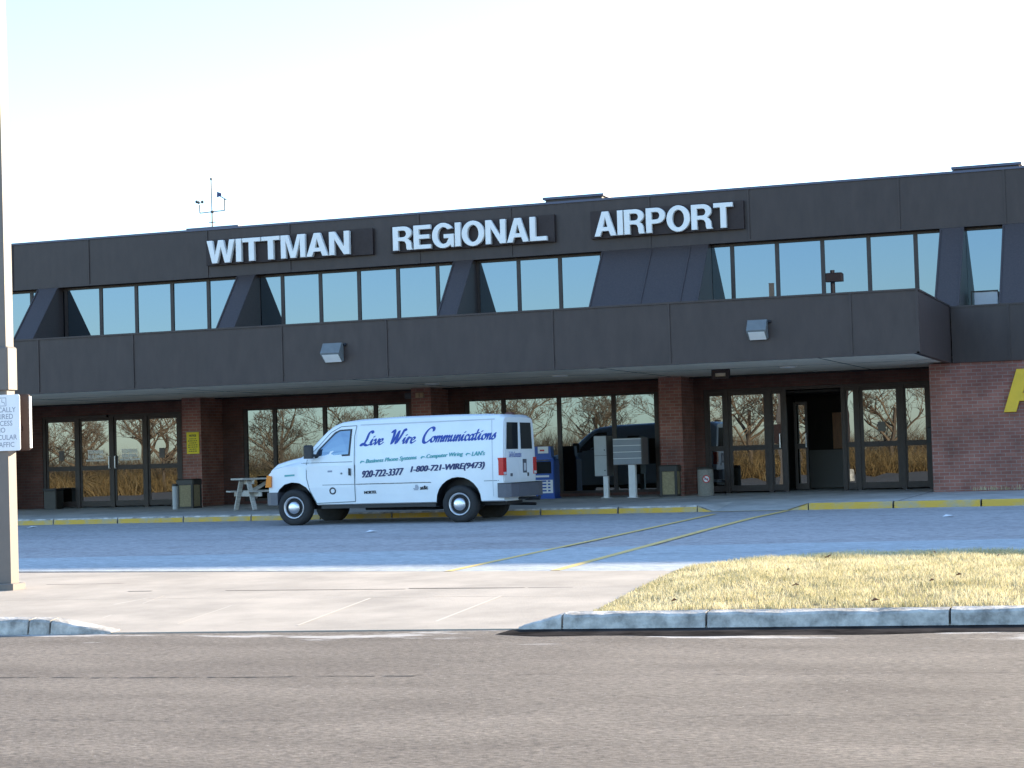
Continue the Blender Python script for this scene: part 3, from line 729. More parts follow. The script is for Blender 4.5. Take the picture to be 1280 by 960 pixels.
def sign(word, x0, x1, px0, px1, label):
    z0, h, y = 6.785, .585, YF - .03
    t = thing('letter_sign', label, 'sign', (.5 * (x0 + x1), y, z0))
    q = MB(); q.box(px0, px1, y - .07, y + .006, z0 - .03, z0 + h + .04); part(q, 'backing_panel', M['panel'], t)
    gap = .045; tot = sum(GL[c][0] for c in word) + gap * (len(word) - 1); sx = (x1 - x0) / tot; x = x0
    for c in word:
        wd, sp = GL[c]
        v, f = curve_mesh([[(p[0] * sx, p[1] * h) for p in s_] for s_ in sp], .05, .008)
        q = MB(); q.add([(x + p[0], y - .145 - p[2], z0 + p[1]) for p in v], f); part(q, 'letter', M['letter'], t)
        x += (wd + gap) * sx
sign('WITTMAN', -23.57, -19.61, -23.66, -19.03, 'white block letters WITTMAN on the dark roof fascia')
sign('REGIONAL', -18.44, -14.46, -18.55, -14.30, 'white block letters REGIONAL on the dark roof fascia')
sign('AIRPORT', -13.27, -9.93, -13.4, -9.70, 'white block letters AIRPORT on the dark roof fascia')
# yellow letter on the brick wall, running out of the frame
yA = YR_ + .06
a0 = pY(1255.2, 515.4, yA); a1 = pY(1271.5, 461.4, yA); hA = a1[1] - a0[1]
t = thing('wall_letter', 'large yellow slanted letter A mounted on the red brick wall', 'sign', (a0[0] + .4, yA, a0[1]))
shx = (a1[0] - a0[0])
v, f = curve_mesh([[(0, 0), (.30, 0), (.40, .26), (.66, .26), (.66, 0), (.93, 0), (.86, 1), (.36 - .0, 1)][:0] or
                   [(0, 0), (.29, 0), (.375, .25), (.62, .25), (.62, 0), (.90, 0), (.80, 1), (.335, 1)], [(.46, .44), (.62, .82), (.62, .44)]], .03, .006)
q = MB(); q.add([(a0[0] + p[0] * hA * .97, yA - .06 - p[2], a0[1] + p[1] * hA) for p in v], f); part(q, 'letter', M['yellow'], t)
q = MB()
for dx_ in (.18, .62): q.box(a0[0] + dx_, a0[0] + dx_ + .04, yA - .03, yA, a0[1] + .1, a0[1] + .14)
part(q, 'stud', M['black'], t)

# flood lights on the canopy fascia
def wall_light(x0, y0, x1, y1, label):
    a = pY(x0, y0, YC - .1); b = pY(x1, y1, YC - .1); X0, X1, z1, z0 = a[0], b[0], a[1], b[1]; zm = z1 - (z1 - z0) * .55
    t = thing('wall_light', label, 'light', (.5 * (X0 + X1), YC, z0), group='floodlights on the canopy fascia')
    q = MB(); q.prism([(YC - .026, z0 + .02), (YC - .026, z1), (YC - .12, z1), (YC - .27, zm), (YC - .25, zm - .03), (YC - .06, z0)], X0, X1, 'x'); part(q, 'housing', M['light_grey'], t)
    q = MB(); q.prism([(YC - .246, zm - .035), (YC - .252, zm - .04), (YC - .075, z0 - .01), (YC - .065, z0 - .0)], X0 + .03, X1 - .03, 'x'); part(q, 'lens', M['letter'], t)
    q = MB(); q.tube([(X1 + .005, YC - .03, z1 - .04), (X1 + .06, YC - .03, z1 - .04)], .03, 8); part(q, 'conduit', M['black'], t)
wall_light(404, 429.5, 428, 451.5, 'grey floodlight on the canopy fascia above the white van')
wall_light(934.5, 400.5, 959.5, 423.5, 'grey floodlight on the canopy fascia near its right end')
# small things under the soffit
a = pY(889, 459, 40.6); b = pY(911, 473, 40.6)
t = thing('hanging_sign', 'small brown framed sign box hanging under the canopy by the right entrance', 'sign', (.5 * (a[0] + b[0]), 40.6, b[1]))
q = MB(); X0, X1, z0, z1 = a[0], b[0], b[1], ZB + .026; fr = .07
q.box(X0, X0 + fr, 40.6, 40.75, z0, z1 - .001); q.box(X1 - fr, X1, 40.6, 40.75, z0, z1 - .001); q.box(X0 + fr, X1 - fr, 40.6, 40.75, z0, z0 + .05); q.box(X0 + fr, X1 - fr, 40.6, 40.75, z1 - .08, z1 - .001); part(q, 'frame', M['sign_brown'], t)
q = MB(); q.box(X0 + fr, X1 - fr, 40.66, 40.68, z0 + .05, z1 - .08); part(q, 'panel', M['soffit'], t)
a = pY(519.6, 491, YP - .03); b = pY(529.5, 496.8, YP - .03)
q = MB(); q.cbox(a[0], b[0], YP - .06, YP - .001, b[1], a[1], .01); q.cur = 1; q.box(.5 * (a[0] + b[0]) - .006, .5 * (a[0] + b[0]) + .006, YP - .063, YP - .06, b[1] + .01, a[1] - .012)
tag(q.build('number_plate', [mat('plate_tan', (.42, .28, .16), .6, .1, 9), M['sign_brown']]), 'small tan plate near the top of the middle brick pillar', 'sign')
a = pY(507, 491.5, YP + .1); b = pY(517.3, 498, YP + .1)
t = thing('security_camera', 'dark box security camera on the left side of the middle pillar', 'camera', (b[0], YP + .1, b[1]))
q = MB(); q.cbox(a[0], b[0] - .03, YP + .02, YP + .16, b[1], a[1], .015); part(q, 'housing', mat('cam_dark', (.035, .04, .055), .5), t)
q = MB(); q.box(b[0] - .03, b[0] - .012, YP + .01, YP + .17, b[1] - .01, a[1] + .01); part(q, 'mount', M['letter'], t)
# yellow notice on the left pillar
a = pY(233, 540.5, YP - .02); b = pY(249, 567, YP - .02)
t = thing('notice_sign', 'bright yellow notice with black print on the left brick pillar', 'sign', (.5 * (a[0] + b[0]), YP - .01, b[1]))
q = MB(); q.box(a[0], b[0], YP - .018, YP - .001, b[1], a[1]); part(q, 'board', M['notice'], t)
q = MB(); rr = random.Random(4); W2 = b[0] - a[0]
v, f = text_mesh('NOTICE', .06, .003); v = fit(v, W2 * .56, .055); q.add([(a[0] + W2 * .22 + p[0], YP - .0195, a[1] - .115 + p[1]) for p in v], f)
for k in range(7):
    z_ = a[1] - .16 - k * .052; wd = W2 * rr.uniform(.5, .82); xx = a[0] + (W2 - wd) / 2; e_ = xx + wd
    while xx < e_ - .02: l_ = rr.uniform(.02, .06); q.box(xx, min(xx + l_, e_), YP - .0195, YP - .019, z_ - .018, z_); xx += l_ + .014
part(q, 'print', M['black_ink'], t)
# white roof box by the narrow window
a = pY(1217, 364.5, YG - .4); b = pY(1248, 383, YG - .4)
t = thing('roof_box', 'white boxed unit standing under the narrow upper window at the right', 'equipment box', (.5 * (a[0] + b[0]), YG - .3, ZT - .2))
q = MB(); q.cbox(a[0], b[0], YG - .4, YG - .06, ZT - .2, a[1], .015); part(q, 'cabinet', M['white'], t)
q = MB(); q.box(a[0] - .06, a[0] - .04, YG - .42, YG - .38, ZT - .2, a[1] + .02); q.box(a[0] - .03, b[0] + .01, YG - .412, YG - .4, a[1] - .02, a[1] + .012); part(q, 'trim', M['frame'], t)

# ------------------------------------------------------------------ wind mast on the roof
ym = 46.9
def pm(x, y): X, Z = pY(x, y, ym); return (X, ym, Z)
t = thing('wind_mast', 'thin weather mast with cup anemometer and wind vane on the roof', 'weather mast', pm(265.5, 279))
q = MB(); q.tube([pm(265.6, 290), pm(265.2, 265), pm(264, 224)], [.022, .02, .014], 6); q.tube([pm(264, 225), pm(264, 222.5)], .035, 6); q.lathe([(.05, 0), (.05, .05)], pm(265.4, 266), n=8); part(q, 'mast', M['black'], t)
q = MB(); q.tube([pm(250, 266.5), pm(281, 263)], .014, 5); q.tube([pm(261, 278.5), pm(270, 277.5)], .012, 5); q.tube([pm(250, 266.5), pm(249.5, 256)], .02, 5); q.tube([pm(281, 263), pm(280.7, 248)], .02, 5); part(q, 'crossarm', M['black'], t)
q = MB(); c = Vector(pm(249, 254.5))
for k in range(3):
    an = R_(10 + 120 * k); p = c + Vector((math.cos(an), math.sin(an), 0)) * .09 + Vector((0, 0, .04)); q.tube([c, p], .008, 4); q.lathe([(.005, -.035), (.035, -.025), (.045, 0), (.035, .025), (.005, .035)], p, 'y', 8)
part(q, 'anemometer', M['black'], t)
q = MB(); A = pm(281, 249); B = pm(273, 244); q.tube([(A[0] + .05, ym, A[2] - .02), B], .014, 5)
q.prism([(B[0] - .05, B[2] - .06), (B[0] + .10, B[2] - .02), (B[0] + .09, B[2] + .05), (B[0] - .04, B[2] + .10)], ym - .005, ym + .005); part(q, 'wind_vane', M['navy_ink'], t)

# =================================================================== PAVEMENT FURNITURE
def pavY(x, y):        # point on the terminal pavement
    d_ = ray(x, y); Y = 40.0
    for _ in range(50): t_ = (.576 + (Y - 37.38) * (.114 / 11.12) - HC) / d_[2]; Y = d_[1] * t_
    return d_[0] * Y / d_[1], Y, .576 + (Y - 37.38) * (.114 / 11.12)
def bin_(x, y, wpx, hpx, label):
    X, Y, Z = pavY(x, y); sc = Y / F_PX * 1.0; h = pY(x, y - hpx, Y)[1] - Z; wd = pY(x + wpx, y, Y)[0] - X
    t = thing('litter_bin', label, 'litter bin', (X + wd / 2, Y + wd / 2, Z), group='square litter bins')
    p = .055
    q = MB()
    for (i, j) in ((0, 0), (1, 0), (0, 1), (1, 1)): q.box(X + i * (wd - p), X + i * (wd - p) + p, Y + j * (wd - p), Y + j * (wd - p) + p, Z, Z + h * .8)
    q.box(X + p, X + wd - p, Y + .005, Y + wd - .005, Z + .001, Z + .05); q.box(X + .005, X + wd - .005, Y + p, Y + wd - p, Z + .002, Z + .048); part(q, 'frame', M['bin_dark'], t)
    q = MB(); q.box(X + p, X + wd - p, Y + .02, Y + .04, Z + .05, Z + h * .79); q.box(X + p, X + wd - p, Y + wd - .04, Y + wd - .02, Z + .05, Z + h * .79)
    q.box(X + .02, X + .04, Y + p, Y + wd - p, Z + .05, Z + h * .79); q.box(X + wd - .04, X + wd - .02, Y + p, Y + wd - p, Z + .05, Z + h * .79); part(q, 'panel', M['bin_beige'], t)
    q = MB(); q.cbox(X - .02, X + wd + .02, Y - .02, Y + wd + .02, Z + h * .8, Z + h, .03); part(q, 'lid', M['bin_dark'], t)
bin_(221.5, 636, 20, 37, 'brown litter bin with beige panels in front of the left pillar')
bin_(825.2, 621, 21.5, 39.5, 'brown litter bin with beige panels in front of the right pillar')
def urn(x, y, wpx, hpx, label, mt, sign_=False):
    X, Y, Z = pavY(x, y); h = pY(x, y - hpx, Y)[1] - Z; r = .5 * (pY(x + wpx, y, Y)[0] - X)
    t = thing('ash_urn', label, 'ash urn', (X + r, Y + r, Z)); c = (X + r, Y + r, Z)
    q = MB(); q.lathe([(r * .96, 0), (r, .03), (r, h - .07), (r * .97, h - .06)], c, n=24); q.sm = False; part(q, 'body', mt, t)
    q = MB(); q.lathe([(r * .97, h - .059), (r * .99, h - .02), (r * .9, h), (r * .7, h - .005)], c, n=24); part(q, 'rim', M['bin_dark'], t)
    if sign_:
        q = MB(); ang = 0.0; c2 = (X + r * 1.35, Y + r - math.sqrt(max(0, 1 - .35 ** 2)) * r - .012, Z + h * .58); R0 = .088
        q.lathe([(R0, -.004), (R0, .004)], c2, 'y', 20); pl = part(q, 'sticker', M['white'], t)
        q = MB(); n_ = 20
        ring = lambda rr_, dy: [(c2[0] + rr_ * math.cos(6.2832 * k / n_), c2[1] + dy, c2[2] + rr_ * math.sin(6.2832 * k / n_)) for k in range(n_)]
        q.add(ring(R0, -.006) + ring(R0 * .78, -.006), [(k, (k + 1) % n_, n_ + (k + 1) % n_, n_ + k) for k in range(n_)])
        q.bar((c2[0] - R0 * .6, c2[1] - .0065, c2[2] + R0 * .6), (c2[0] + R0 * .6, c2[1] - .0065, c2[2] - R0 * .6), .016, .002, up=(0, 1, 0)); part(q, 'prohibition_ring', M['red'], pl)
        q = MB(); q.box(c2[0] - .05, c2[0] + .05, c2[1] - .0056, c2[1] - .0046, c2[2] - .012, c2[2] + .012); part(q, 'cigarette', M['navy_ink'], pl)
urn(870.5, 620, 19.5, 36, 'round pebble finish ash urn with a no smoking sticker', M['urn'], True)
urn(214.5, 637, 6.3, 32, 'narrow pale grey ash urn left of the left litter bin', M['box_grey'])
# dark box planter left of the left doors
X, Z = pY(54.5, 628, YW - .5); Z = .66; Y = YW - .1
t = thing('planter_box', 'dark square box standing by the far left glass door', 'planter', (X, Y - .4, Z))
q = MB(); q.cbox(X, X + .38, YW - .5, YW - .12, Z - .01, Z + .48, .02); part(q, 'tub', M['bin_dark'], t)
q = MB(); q.cbox(X - .02, X + .40, YW - .52, YW - .1, Z + .48, Z + .53, .012); part(q, 'rim', M['black'], t)
# mailboxes on posts
X, Y, Z = pavY(758.5, 622.5)
pz = lambda x, y: pY(x, y, Y)
t = thing('mailbox', 'tall pale grey two door mailbox on a white post', 'mailbox', (X, Y, Z))
a, b = pz(743.5, 545), pz(761, 595)
q = MB(); q.box(X - .10, X + .10, Y - .1, Y + .12, Z, Z + .012); q.box(X - .055, X + .055, Y - .05, Y + .07, Z + .012, b[1]); part(q, 'post', M['white'], t)
q = MB(); q.cbox(a[0], b[0], Y - .1, Y + .42, b[1], a[1], .012); part(q, 'cabinet', M['box_side'], t)
zm = pz(750, 569.5)[1]
for z0, z1 in ((b[1] + .01, zm - .006), (zm + .006, a[1] - .012)):
    q = MB(); q.box(a[0] + .01, b[0] - .01, Y - .118, Y - .101, z0, z1); dd_ = part(q, 'door', M['box_grey'], t)
    q = MB(); q.lathe([(.014, -.012), (.014, 0)], (b[0] - .05, Y - .118, z0 + .12), 'y', 8); part(q, 'lock', M['black'], dd_)
X2, Y2, Z2 = pavY(791.5, 622)
t = thing('mailbox', 'wide grey mailbox with four slanted slots on a white post', 'mailbox', (X2, Y2, Z2), R_(-2))
a, b = pY(766.5, 548, Y2), pY(804, 580.5, Y2)
def Lc(mb): mb.v = [(p[0] - X2, p[1] - Y2, p[2] - Z2) for p in mb.v]; return mb
q = MB(); q.box(X2 - .12, X2 + .12, Y2 - .1, Y2 + .12, Z2, Z2 + .012); q.box(X2 - .08, X2 + .08, Y2 - .05, Y2 + .07, Z2 + .012, b[1]); Lc(q).build('post', M['white'], t, True)
q = MB(); q.cbox(a[0], b[0], Y2 - .06, Y2 + .42, b[1], a[1], .012); Lc(q).build('cabinet', M['box_side'], t, True)
n_ = 4; H2 = (a[1] - b[1] - .03) / n_
for k in range(n_):
    z0 = b[1] + .015 + k * H2
    q = MB(); q.prism([(Y2 - .061, z0), (Y2 - .105, z0), (Y2 - .08, z0 + H2 - .022), (Y2 - .061, z0 + H2 - .022)], a[0] + .015, b[0] - .015, 'x'); o = Lc(q).build('slot_door', M['box_front'], t, True)
    q = MB(); q.box(a[0] + .015, b[0] - .015, Y2 - .1, Y2 - .061, z0 + H2 - .02, z0 + H2 - .004); Lc(q).build('slot_lip', M['white'], o, True)
# newspaper box
X, Y, Z = pavY(684, 623.5); Y += .25
pz = lambda x, y: pY(x, y, Y - .2)
x0, x1 = pz(665, 600)[0], pz(692.5, 600)[0]; zt = pz(680, 558)[1]; zs = pz(680, 574.5)[1]
t = thing('newspaper_box', 'blue newspaper vending box behind the rear of the white van', 'newspaper box', (.5 * (x0 + x1), Y, Z))
q = MB(); q.cbox(x0, x1, Y - .2, Y + .25, Z + .03, zs, .02); q.box(x0 - .02, x1 + .02, Y - .22, Y + .27, Z, Z + .029); part(q, 'cabinet', M['blue'], t)
xh = pz(686.5, 560)[0]
q = MB(); q.prism([(x0 + .05, zs + .001), (x1 - .02, zs + .001), (xh + .02, zs + .06), (xh, zt), (x0 + .06, zt)], Y - .12, Y + .1); part(q, 'coin_head', M['blue'], t)
q = MB(); c = pz(678, 562); q.box(c[0] - .14, c[0] + .12, Y - .128, Y - .121, c[1] - .09, c[1] + .07); ca = part(q, 'price_card', M['white'], t)
q = MB(); q.box(c[0] - .09, c[0] + .02, Y - .131, Y - .128, c[1] - .04, c[1] + .0); part(q, 'card_print', M['red'], ca)
zw0, zw1 = pz(680, 592)[1], pz(680, 577)[1]
q = MB(); q.box(x0 + .05, x1 - .06, Y - .207, Y - .2, zw0, zw1); part(q, 'window', M['glass_dark'], t)
q = MB(); q.tube([(x0 + .08, Y - .2, zw1 + .03), (x0 + .08, Y - .24, zw1 + .03), (x1 - .1, Y - .24, zw1 + .03), (x1 - .1, Y - .2, zw1 + .03)], .012, 6); part(q, 'handle', M['chrome'], t)
z0, z1 = pz(680, 616.5)[1], pz(680, 600)[1]
q = MB(); q.box(x0 + .03, x1 - .03, Y - .207, Y - .2, z0, z1); ca = part(q, 'poster', M['white'], t)
q = MB()
for k in range(4):
    z_ = z0 + .04 + k * .075
    for a_, b_ in ((.08, .2), (.24, .36), (.40, .46)): q.box(x0 + a_, x0 + b_, Y - .21, Y - .207, z_, z_ + .035)
part(q, 'poster_print', M['blue_ink'], ca)
z_ = pz(680, 595.5)[1]
q = MB(); q.box(x0 + .1, x1 - .12, Y - .207, Y - .2, z_ - .02, z_ + .025); part(q, 'label_strip', M['white'], t)
# picnic table
X, Y, Z = pavY(309, 639); Y += .25
t = thing('picnic_table', 'weathered grey wooden picnic table with attached benches behind the van nose', 'picnic table', (X - .38, Y, Z), R_(-40))
def lp(mb, name, parent=t): return mb.build(name, M['wood_grey'], parent, True)
L2 = 1.75
for k in range(5):
    q = MB(); y0 = -.36 + k * .146; q.box(y0, y0 + .138, 0, L2, .71, .75); lp(q, 'table_top_plank')
for s_ in (-1, 1):
    for e_ in (0, .145):
        q = MB(); y0 = s_ * .66 + (-.14 if s_ > 0 else 0) + (e_ if s_ < 0 else -e_ + 0); q.box(y0, y0 + .137, 0, L2, .43, .465); lp(q, 'bench_plank')
for yy in (.2, L2 - .28):
    for s_ in (-1, 1):
        q = MB(); q.bar((s_ * .2, yy, .70), (s_ * .56, yy, 0.02), .05, .10, up=(0, 1, 0)); q.v = [(p[0], p[1], max(p[2], 0)) for p in q.v]; lp(q, 'leg')
    q = MB(); q.box(-.78, .78, yy + .051, yy + .09, .33, .428); lp(q, 'bench_support')
    q = MB(); q.box(-.34, .34, yy + .051, yy + .09, .61, .708); lp(q, 'top_support')
q = MB(); q.bar((0, .32, .42), (0, .85, .70), .04, .08); lp(q, 'brace')

# =================================================================== VAN
VX, VY, VZ = -17.74, 34.82, rz(35.8) + .0
VZ = .395
van = thing('parked_van', 'white cargo van with blue business lettering parked nose left at the yellow kerb', 'van', (-15.1, 35.85, VZ))
XF = -17.74
# stations: u, ztop, half width at belt, half width top
STN = [(.045, 1.00, .80, .72), (.08, 1.15, .88, .76), (.22, 1.255, .94, .78), (.50, 1.325, .975, .80), (.77, 1.375, .995, .83), (.93, 1.47, 1.0, .84), (1.06, 1.60, 1.0, .84), (1.21, 1.74, 1.0, .84),
       (1.38, 1.885, 1.0, .85), (1.54, 1.985, 1.0, .855), (1.72, 2.045, 1.0, .86), (2.1, 2.085, 1.0, .865), (2.9, 2.11, 1.0, .87), (4.0, 2.11, 1.0, .87), (4.7, 2.10, 1.0, .87), (5.02, 2.08, .99, .86), (5.12, 2.02, .955, .83)]
YMID = 35.85
BELT = 1.18
def side_hw(u, z):
    """half width of the body at station u and height z above the road"""
    for (a, b) in zip(STN, STN[1:]):
        if u <= b[0] or b is STN[-1]:
            t_ = max(0, min(1, (u - a[0]) / (b[0] - a[0]))); zt = a[1] + (b[1] - a[1]) * t_; hb = a[2] + (b[2] - a[2]) * t_; ht = a[3] + (b[3] - a[3]) * t_; break
    bl = min(BELT, zt - .12); zs_ = zt - .10
    if z <= .75: return hb * (.975 + .025 * (z - .42) / .33)
    if z <= bl: return hb
    return hb + (ht + .035 - hb) * min(1, (z - bl) / max(.01, zs_ - bl)) ** 1.25
def ring(u, zt, hb, ht):
    z0 = .40 if u > .6 else .46; bl = min(BELT, zt - .12); zs_ = zt - .10
    L = [(hb * .93, z0), (hb * .975, z0 + .02), (hb, .75 if bl > .76 else bl - .02), (hb, bl)]
    for k in (.25, .5, .75, 1.0): z = bl + (zs_ - bl) * k; L.append((hb + (ht + .035 - hb) * k ** 1.25, z))
    L += [(ht, zt - .045), (ht - .07, zt - .012), (ht - .3, zt)]
    return L
vb = MB(); rings = []
for (u, zt, hb, ht) in STN:
    L = ring(u, zt, hb, ht); rings.append([(XF + u, YMID - y, VZ + z) for y, z in L] + [(XF + u, YMID + y, VZ + z) for y, z in reversed(L)])
n = len(rings[0]); vv = [p for r in rings for p in r]; ff = []
for i in range(len(rings) - 1):
    for k in range(n): j = (k + 1) % n; ff.append((i * n + k, i * n + j, (i + 1) * n + j, (i + 1) * n + k))
ff.append(tuple(range(n))); ff.append(tuple((len(rings) - 1) * n + k for k in range(n - 1, -1, -1)))
vb.sm = True; vb.add(vv, ff)
body = vb.build('body', [M['white_van'], M['black']], van)
cut = MB(); cut.cur = 1
ac = lambda cx_, cz_, rx, rz_, extra=0: [(cx_ + rx * math.cos(R_(a_)), VZ + cz_ + rz_ * math.sin(R_(a_))) for a_ in range(0, 181, 15)]
fp = [(-16.50, VZ - .2), (-16.56, VZ + .42), (-16.66, VZ + .62), (-16.78, VZ + .765), (-16.93, VZ + .85), (-17.1, VZ + .87), (-17.27, VZ + .83), (-17.40, VZ + .73), (-17.48, VZ + .58), (-17.50, VZ + .40), (-17.50, VZ - .2)]
rp = [(-13.06, VZ - .2)] + ac(-13.54, .43, .465, .46) + [(-14.01, VZ - .2)]
for P_ in (fp, rp):
    cut.prism(P_, VY - .3, YMID - .58, 'y'); cut.prism(P_, YMID + .58, YMID + 1.4, 'y')
co = cut.build('cutter', [M['white_van'], M['black']])
md = body.modifiers.new('wells', 'BOOLEAN'); md.operation = 'DIFFERENCE'; md.object = co; md.solver = 'EXACT'
dgv = bpy.context.evaluated_depsgraph_get(); co.location = (0, 0, 0)
bpy.context.view_layer.update(); dgv.update()
nm = bpy.data.meshes.new_from_object(body.evaluated_get(dgv)); body.modifiers.clear(); old = body.data; body.data = nm
bpy.data.objects.remove(co)
for p in body.data.polygons: p.use_smooth = True
try: body.data.set_sharp_from_angle(angle=R_(32))
except Exception: pass
vsurf = lambda X, z, off: YMID - side_hw(X - XF, z) - off
def side_panel(poly, off, thick=0.0, far=False):
    """flat outline (X, z above road) laid on the near side of the body"""
    bm = bmesh.new(); bm.faces.new([bm.verts.new((p[0], 0, p[1])) for p in poly])
    bmesh.ops.triangulate(bm, faces=bm.faces)
    for zc in [.75, BELT] + [BELT + .14 * k for k in range(1, 7)]:
        bmesh.ops.bisect_plane(bm, geom=bm.verts[:] + bm.edges[:] + bm.faces[:], plane_co=(0, 0, zc), plane_no=(0, 0, 1))
    mb = MB(); bm.verts.index_update()
    mb.add([(v_.co.x, vsurf(v_.co.x, v_.co.z, off) if not far else 2 * YMID - vsurf(v_.co.x, v_.co.z, off), VZ + v_.co.z) for v_ in bm.verts], [tuple(v_.index for v_ in f_.verts) for f_ in bm.faces]); bm.free()
    return mb
def side_line(pts_, wd, off=.003):
    mb = MB()
    for (a_, b_) in zip(pts_, pts_[1:]):
        A, B = Vector(a_), Vector(b_); K = max(1, int((B - A).length / .12)); nn = Vector((-(B - A).y, (B - A).x)).normalized() * wd / 2
        for k in range(K):
            p, q_ = A.lerp(B, k / K), A.lerp(B, (k + 1) / K)
            mb.add([(c.x, vsurf(c.x, c.y, off), VZ + c.y) for c in (p - nn, q_ - nn, q_ + nn, p + nn)], [(0, 1, 2, 3)])
    return mb
# doors
dpoly = [(-16.56, .44), (-16.70, .70), (-16.765, .95), (-16.765, 1.36), (-16.60, 1.50), (-16.24, 1.84), (-16.02, 1.945), (-15.68, 1.955), (-15.72, 1.75), (-15.72, .46)]
for far in (False, True):
    o = part(side_panel(dpoly, .004, far=far), 'door', M['white_van'], van)
    gl = [(-16.60, 1.335), (-16.53, 1.50), (-16.16, 1.84), (-16.05, 1.885), (-15.775, 1.895), (-15.815, 1.365)]
    part(side_panel(gl, .008, far=far), 'window_seal', M['black'], o)
    gi = [(-16.54, 1.375), (-16.50, 1.48), (-16.14, 1.805), (-16.04, 1.855), (-15.815, 1.862), (-15.85, 1.398)]
    part(side_panel(gi, .012, far=far), 'window', M['glass_van'], o)
    if not far:
        part(side_panel([(-15.845, .98), (-15.79, .975), (-15.79, 1.115), (-15.845, 1.12)], .022), 'handle', M['black'], o)
        part(side_line([(-16.56, .44), (-16.70, .70), (-16.765, .95), (-16.765, 1.36), (-16.60, 1.50), (-16.24, 1.84), (-16.02, 1.945), (-15.68, 1.955), (-15.72, 1.75), (-15.72, .46), (-16.56, .44)], .016, .006), 'door_gap', M['seam'], o)
        yy = vsurf(-16.62, 1.42, 0)
        q = MB(); q.cbox(-16.74, -16.55, yy - .26, yy - .14, VZ + 1.33, VZ + 1.60, .03); mr_ = part(q, 'mirror', M['black'], o)
        q = MB(); q.tube([(-16.62, yy - .15, VZ + 1.40), (-16.5, yy - .01, VZ + 1.38)], .03, 6); part(q, 'mirror_arm', M['black'], mr_)
        q = MB(); q.lathe([(.02, -.01), (.02, 0)], (-16.0, vsurf(-16.0, 1.0, .004), VZ + 1.02), 'y', 8); part(q, 'lock', M['seam'], o)
    else:
        yy = 2 * YMID - vsurf(-16.62, 1.42, 0)
        q = MB(); q.cbox(-16.74, -16.55, yy + .14, yy + .26, VZ + 1.33, VZ + 1.60, .03); part(q, 'mirror', M['black'], o)
# body creases
q = MB()
for z_, a_, b_ in ((1.245, -16.9, -15.76), (.80, -16.42, -14.1), (.80, -13.0, -12.7)):
    part(side_line([(a_, z_), (b_, z_)], .012, .005), 'body_crease', M['seam'], van)
M['crease'] = mat('soft_crease', (.5, .53, .55), .5)
part(side_line([(-15.66, .80), (-14.1, .80)], .012, .005), 'body_crease', M['crease'], van)
part(side_line([(-15.6, 1.965), (-12.78, 1.985)], .02, .006), 'drip_rail', M['crease'], van)
part(side_line([(-12.82, .5), (-12.82, 1.25), (-12.84, 1.97)], .012, .005), 'body_crease', M['crease'], van)
# wheels
def wheel(cx_, near=True):
    s_ = -1 if near else 1; yo = YMID + s_ * (1.0 - .02); R0 = .368; cz_ = VZ + R0 - .004
    q = MB(); q.sm = True
    q.lathe([(.205, s_ * .0 - s_ * .03), (.235, -s_ * .0), (.31, s_ * .008), (.345, -s_ * .015), (R0 - .004, -s_ * .05), (R0, -s_ * .12), (R0 - .004, -s_ * .19), (.33, -s_ * .225), (.2, -s_ * .23)], (cx_, yo, cz_), 'y', 36)
    o = part(q, 'wheel', M['rubber'], van)
    q = MB(); q.sm = True; q.lathe([(.215, -s_ * .06), (.222, -s_ * .004), (.212, s_ * .006), (.19, -s_ * .02), (.178, -s_ * .045), (.13, -s_ * .05), (.125, -s_ * .03)], (cx_, yo, cz_), 'y', 32); rm = part(q, 'rim', M['steel'], o)
    q = MB()
    for k in range(8):
        a_ = 6.2832 * k / 8; q.lathe([(.018, -s_ * .048), (.018, -s_ * .042)], (cx_ + .155 * math.cos(a_), yo, cz_ + .155 * math.sin(a_)), 'y', 8)
    part(q, 'rim_hole', M['black'], rm) if False else None
    q = MB(); q.sm = True; q.lathe([(.128, -s_ * .05), (.122, s_ * .0), (.10, s_ * .022), (.06, s_ * .034), (.02, s_ * .038)], (cx_, yo, cz_), 'y', 24); part(q, 'hubcap', M['chrome'], o)
for cx_ in (-17.07, -13.53):
    wheel(cx_, True); wheel(cx_, False)
# underside
q = MB(); q.box(-17.3, -12.75, YMID - .5, YMID + .5, VZ + .32, VZ + .46); q.box(-16.5, -14.05, YMID - .9, YMID + .9, VZ + .33, VZ + .41); q.tube([(-13.53, YMID - .75, VZ + .36), (-13.53, YMID + .75, VZ + .36)], .05, 8); q.tube([(-17.07, YMID - .75, VZ + .34), (-17.07, YMID + .75, VZ + .34)], .04, 8)
q.lathe([(.02, -.16), (.13, -.12), (.15, 0), (.13, .12), (.02, .16)], (-13.53, YMID, VZ + .36), 'y', 12); q.tube([(-15.8, YMID - .3, VZ + .30), (-14.3, YMID - .35, VZ + .28), (-13.2, YMID + .55, VZ + .33), (-12.5, YMID + .6, VZ + .30)], .035, 6); part(q, 'underbody', M['black'], van)
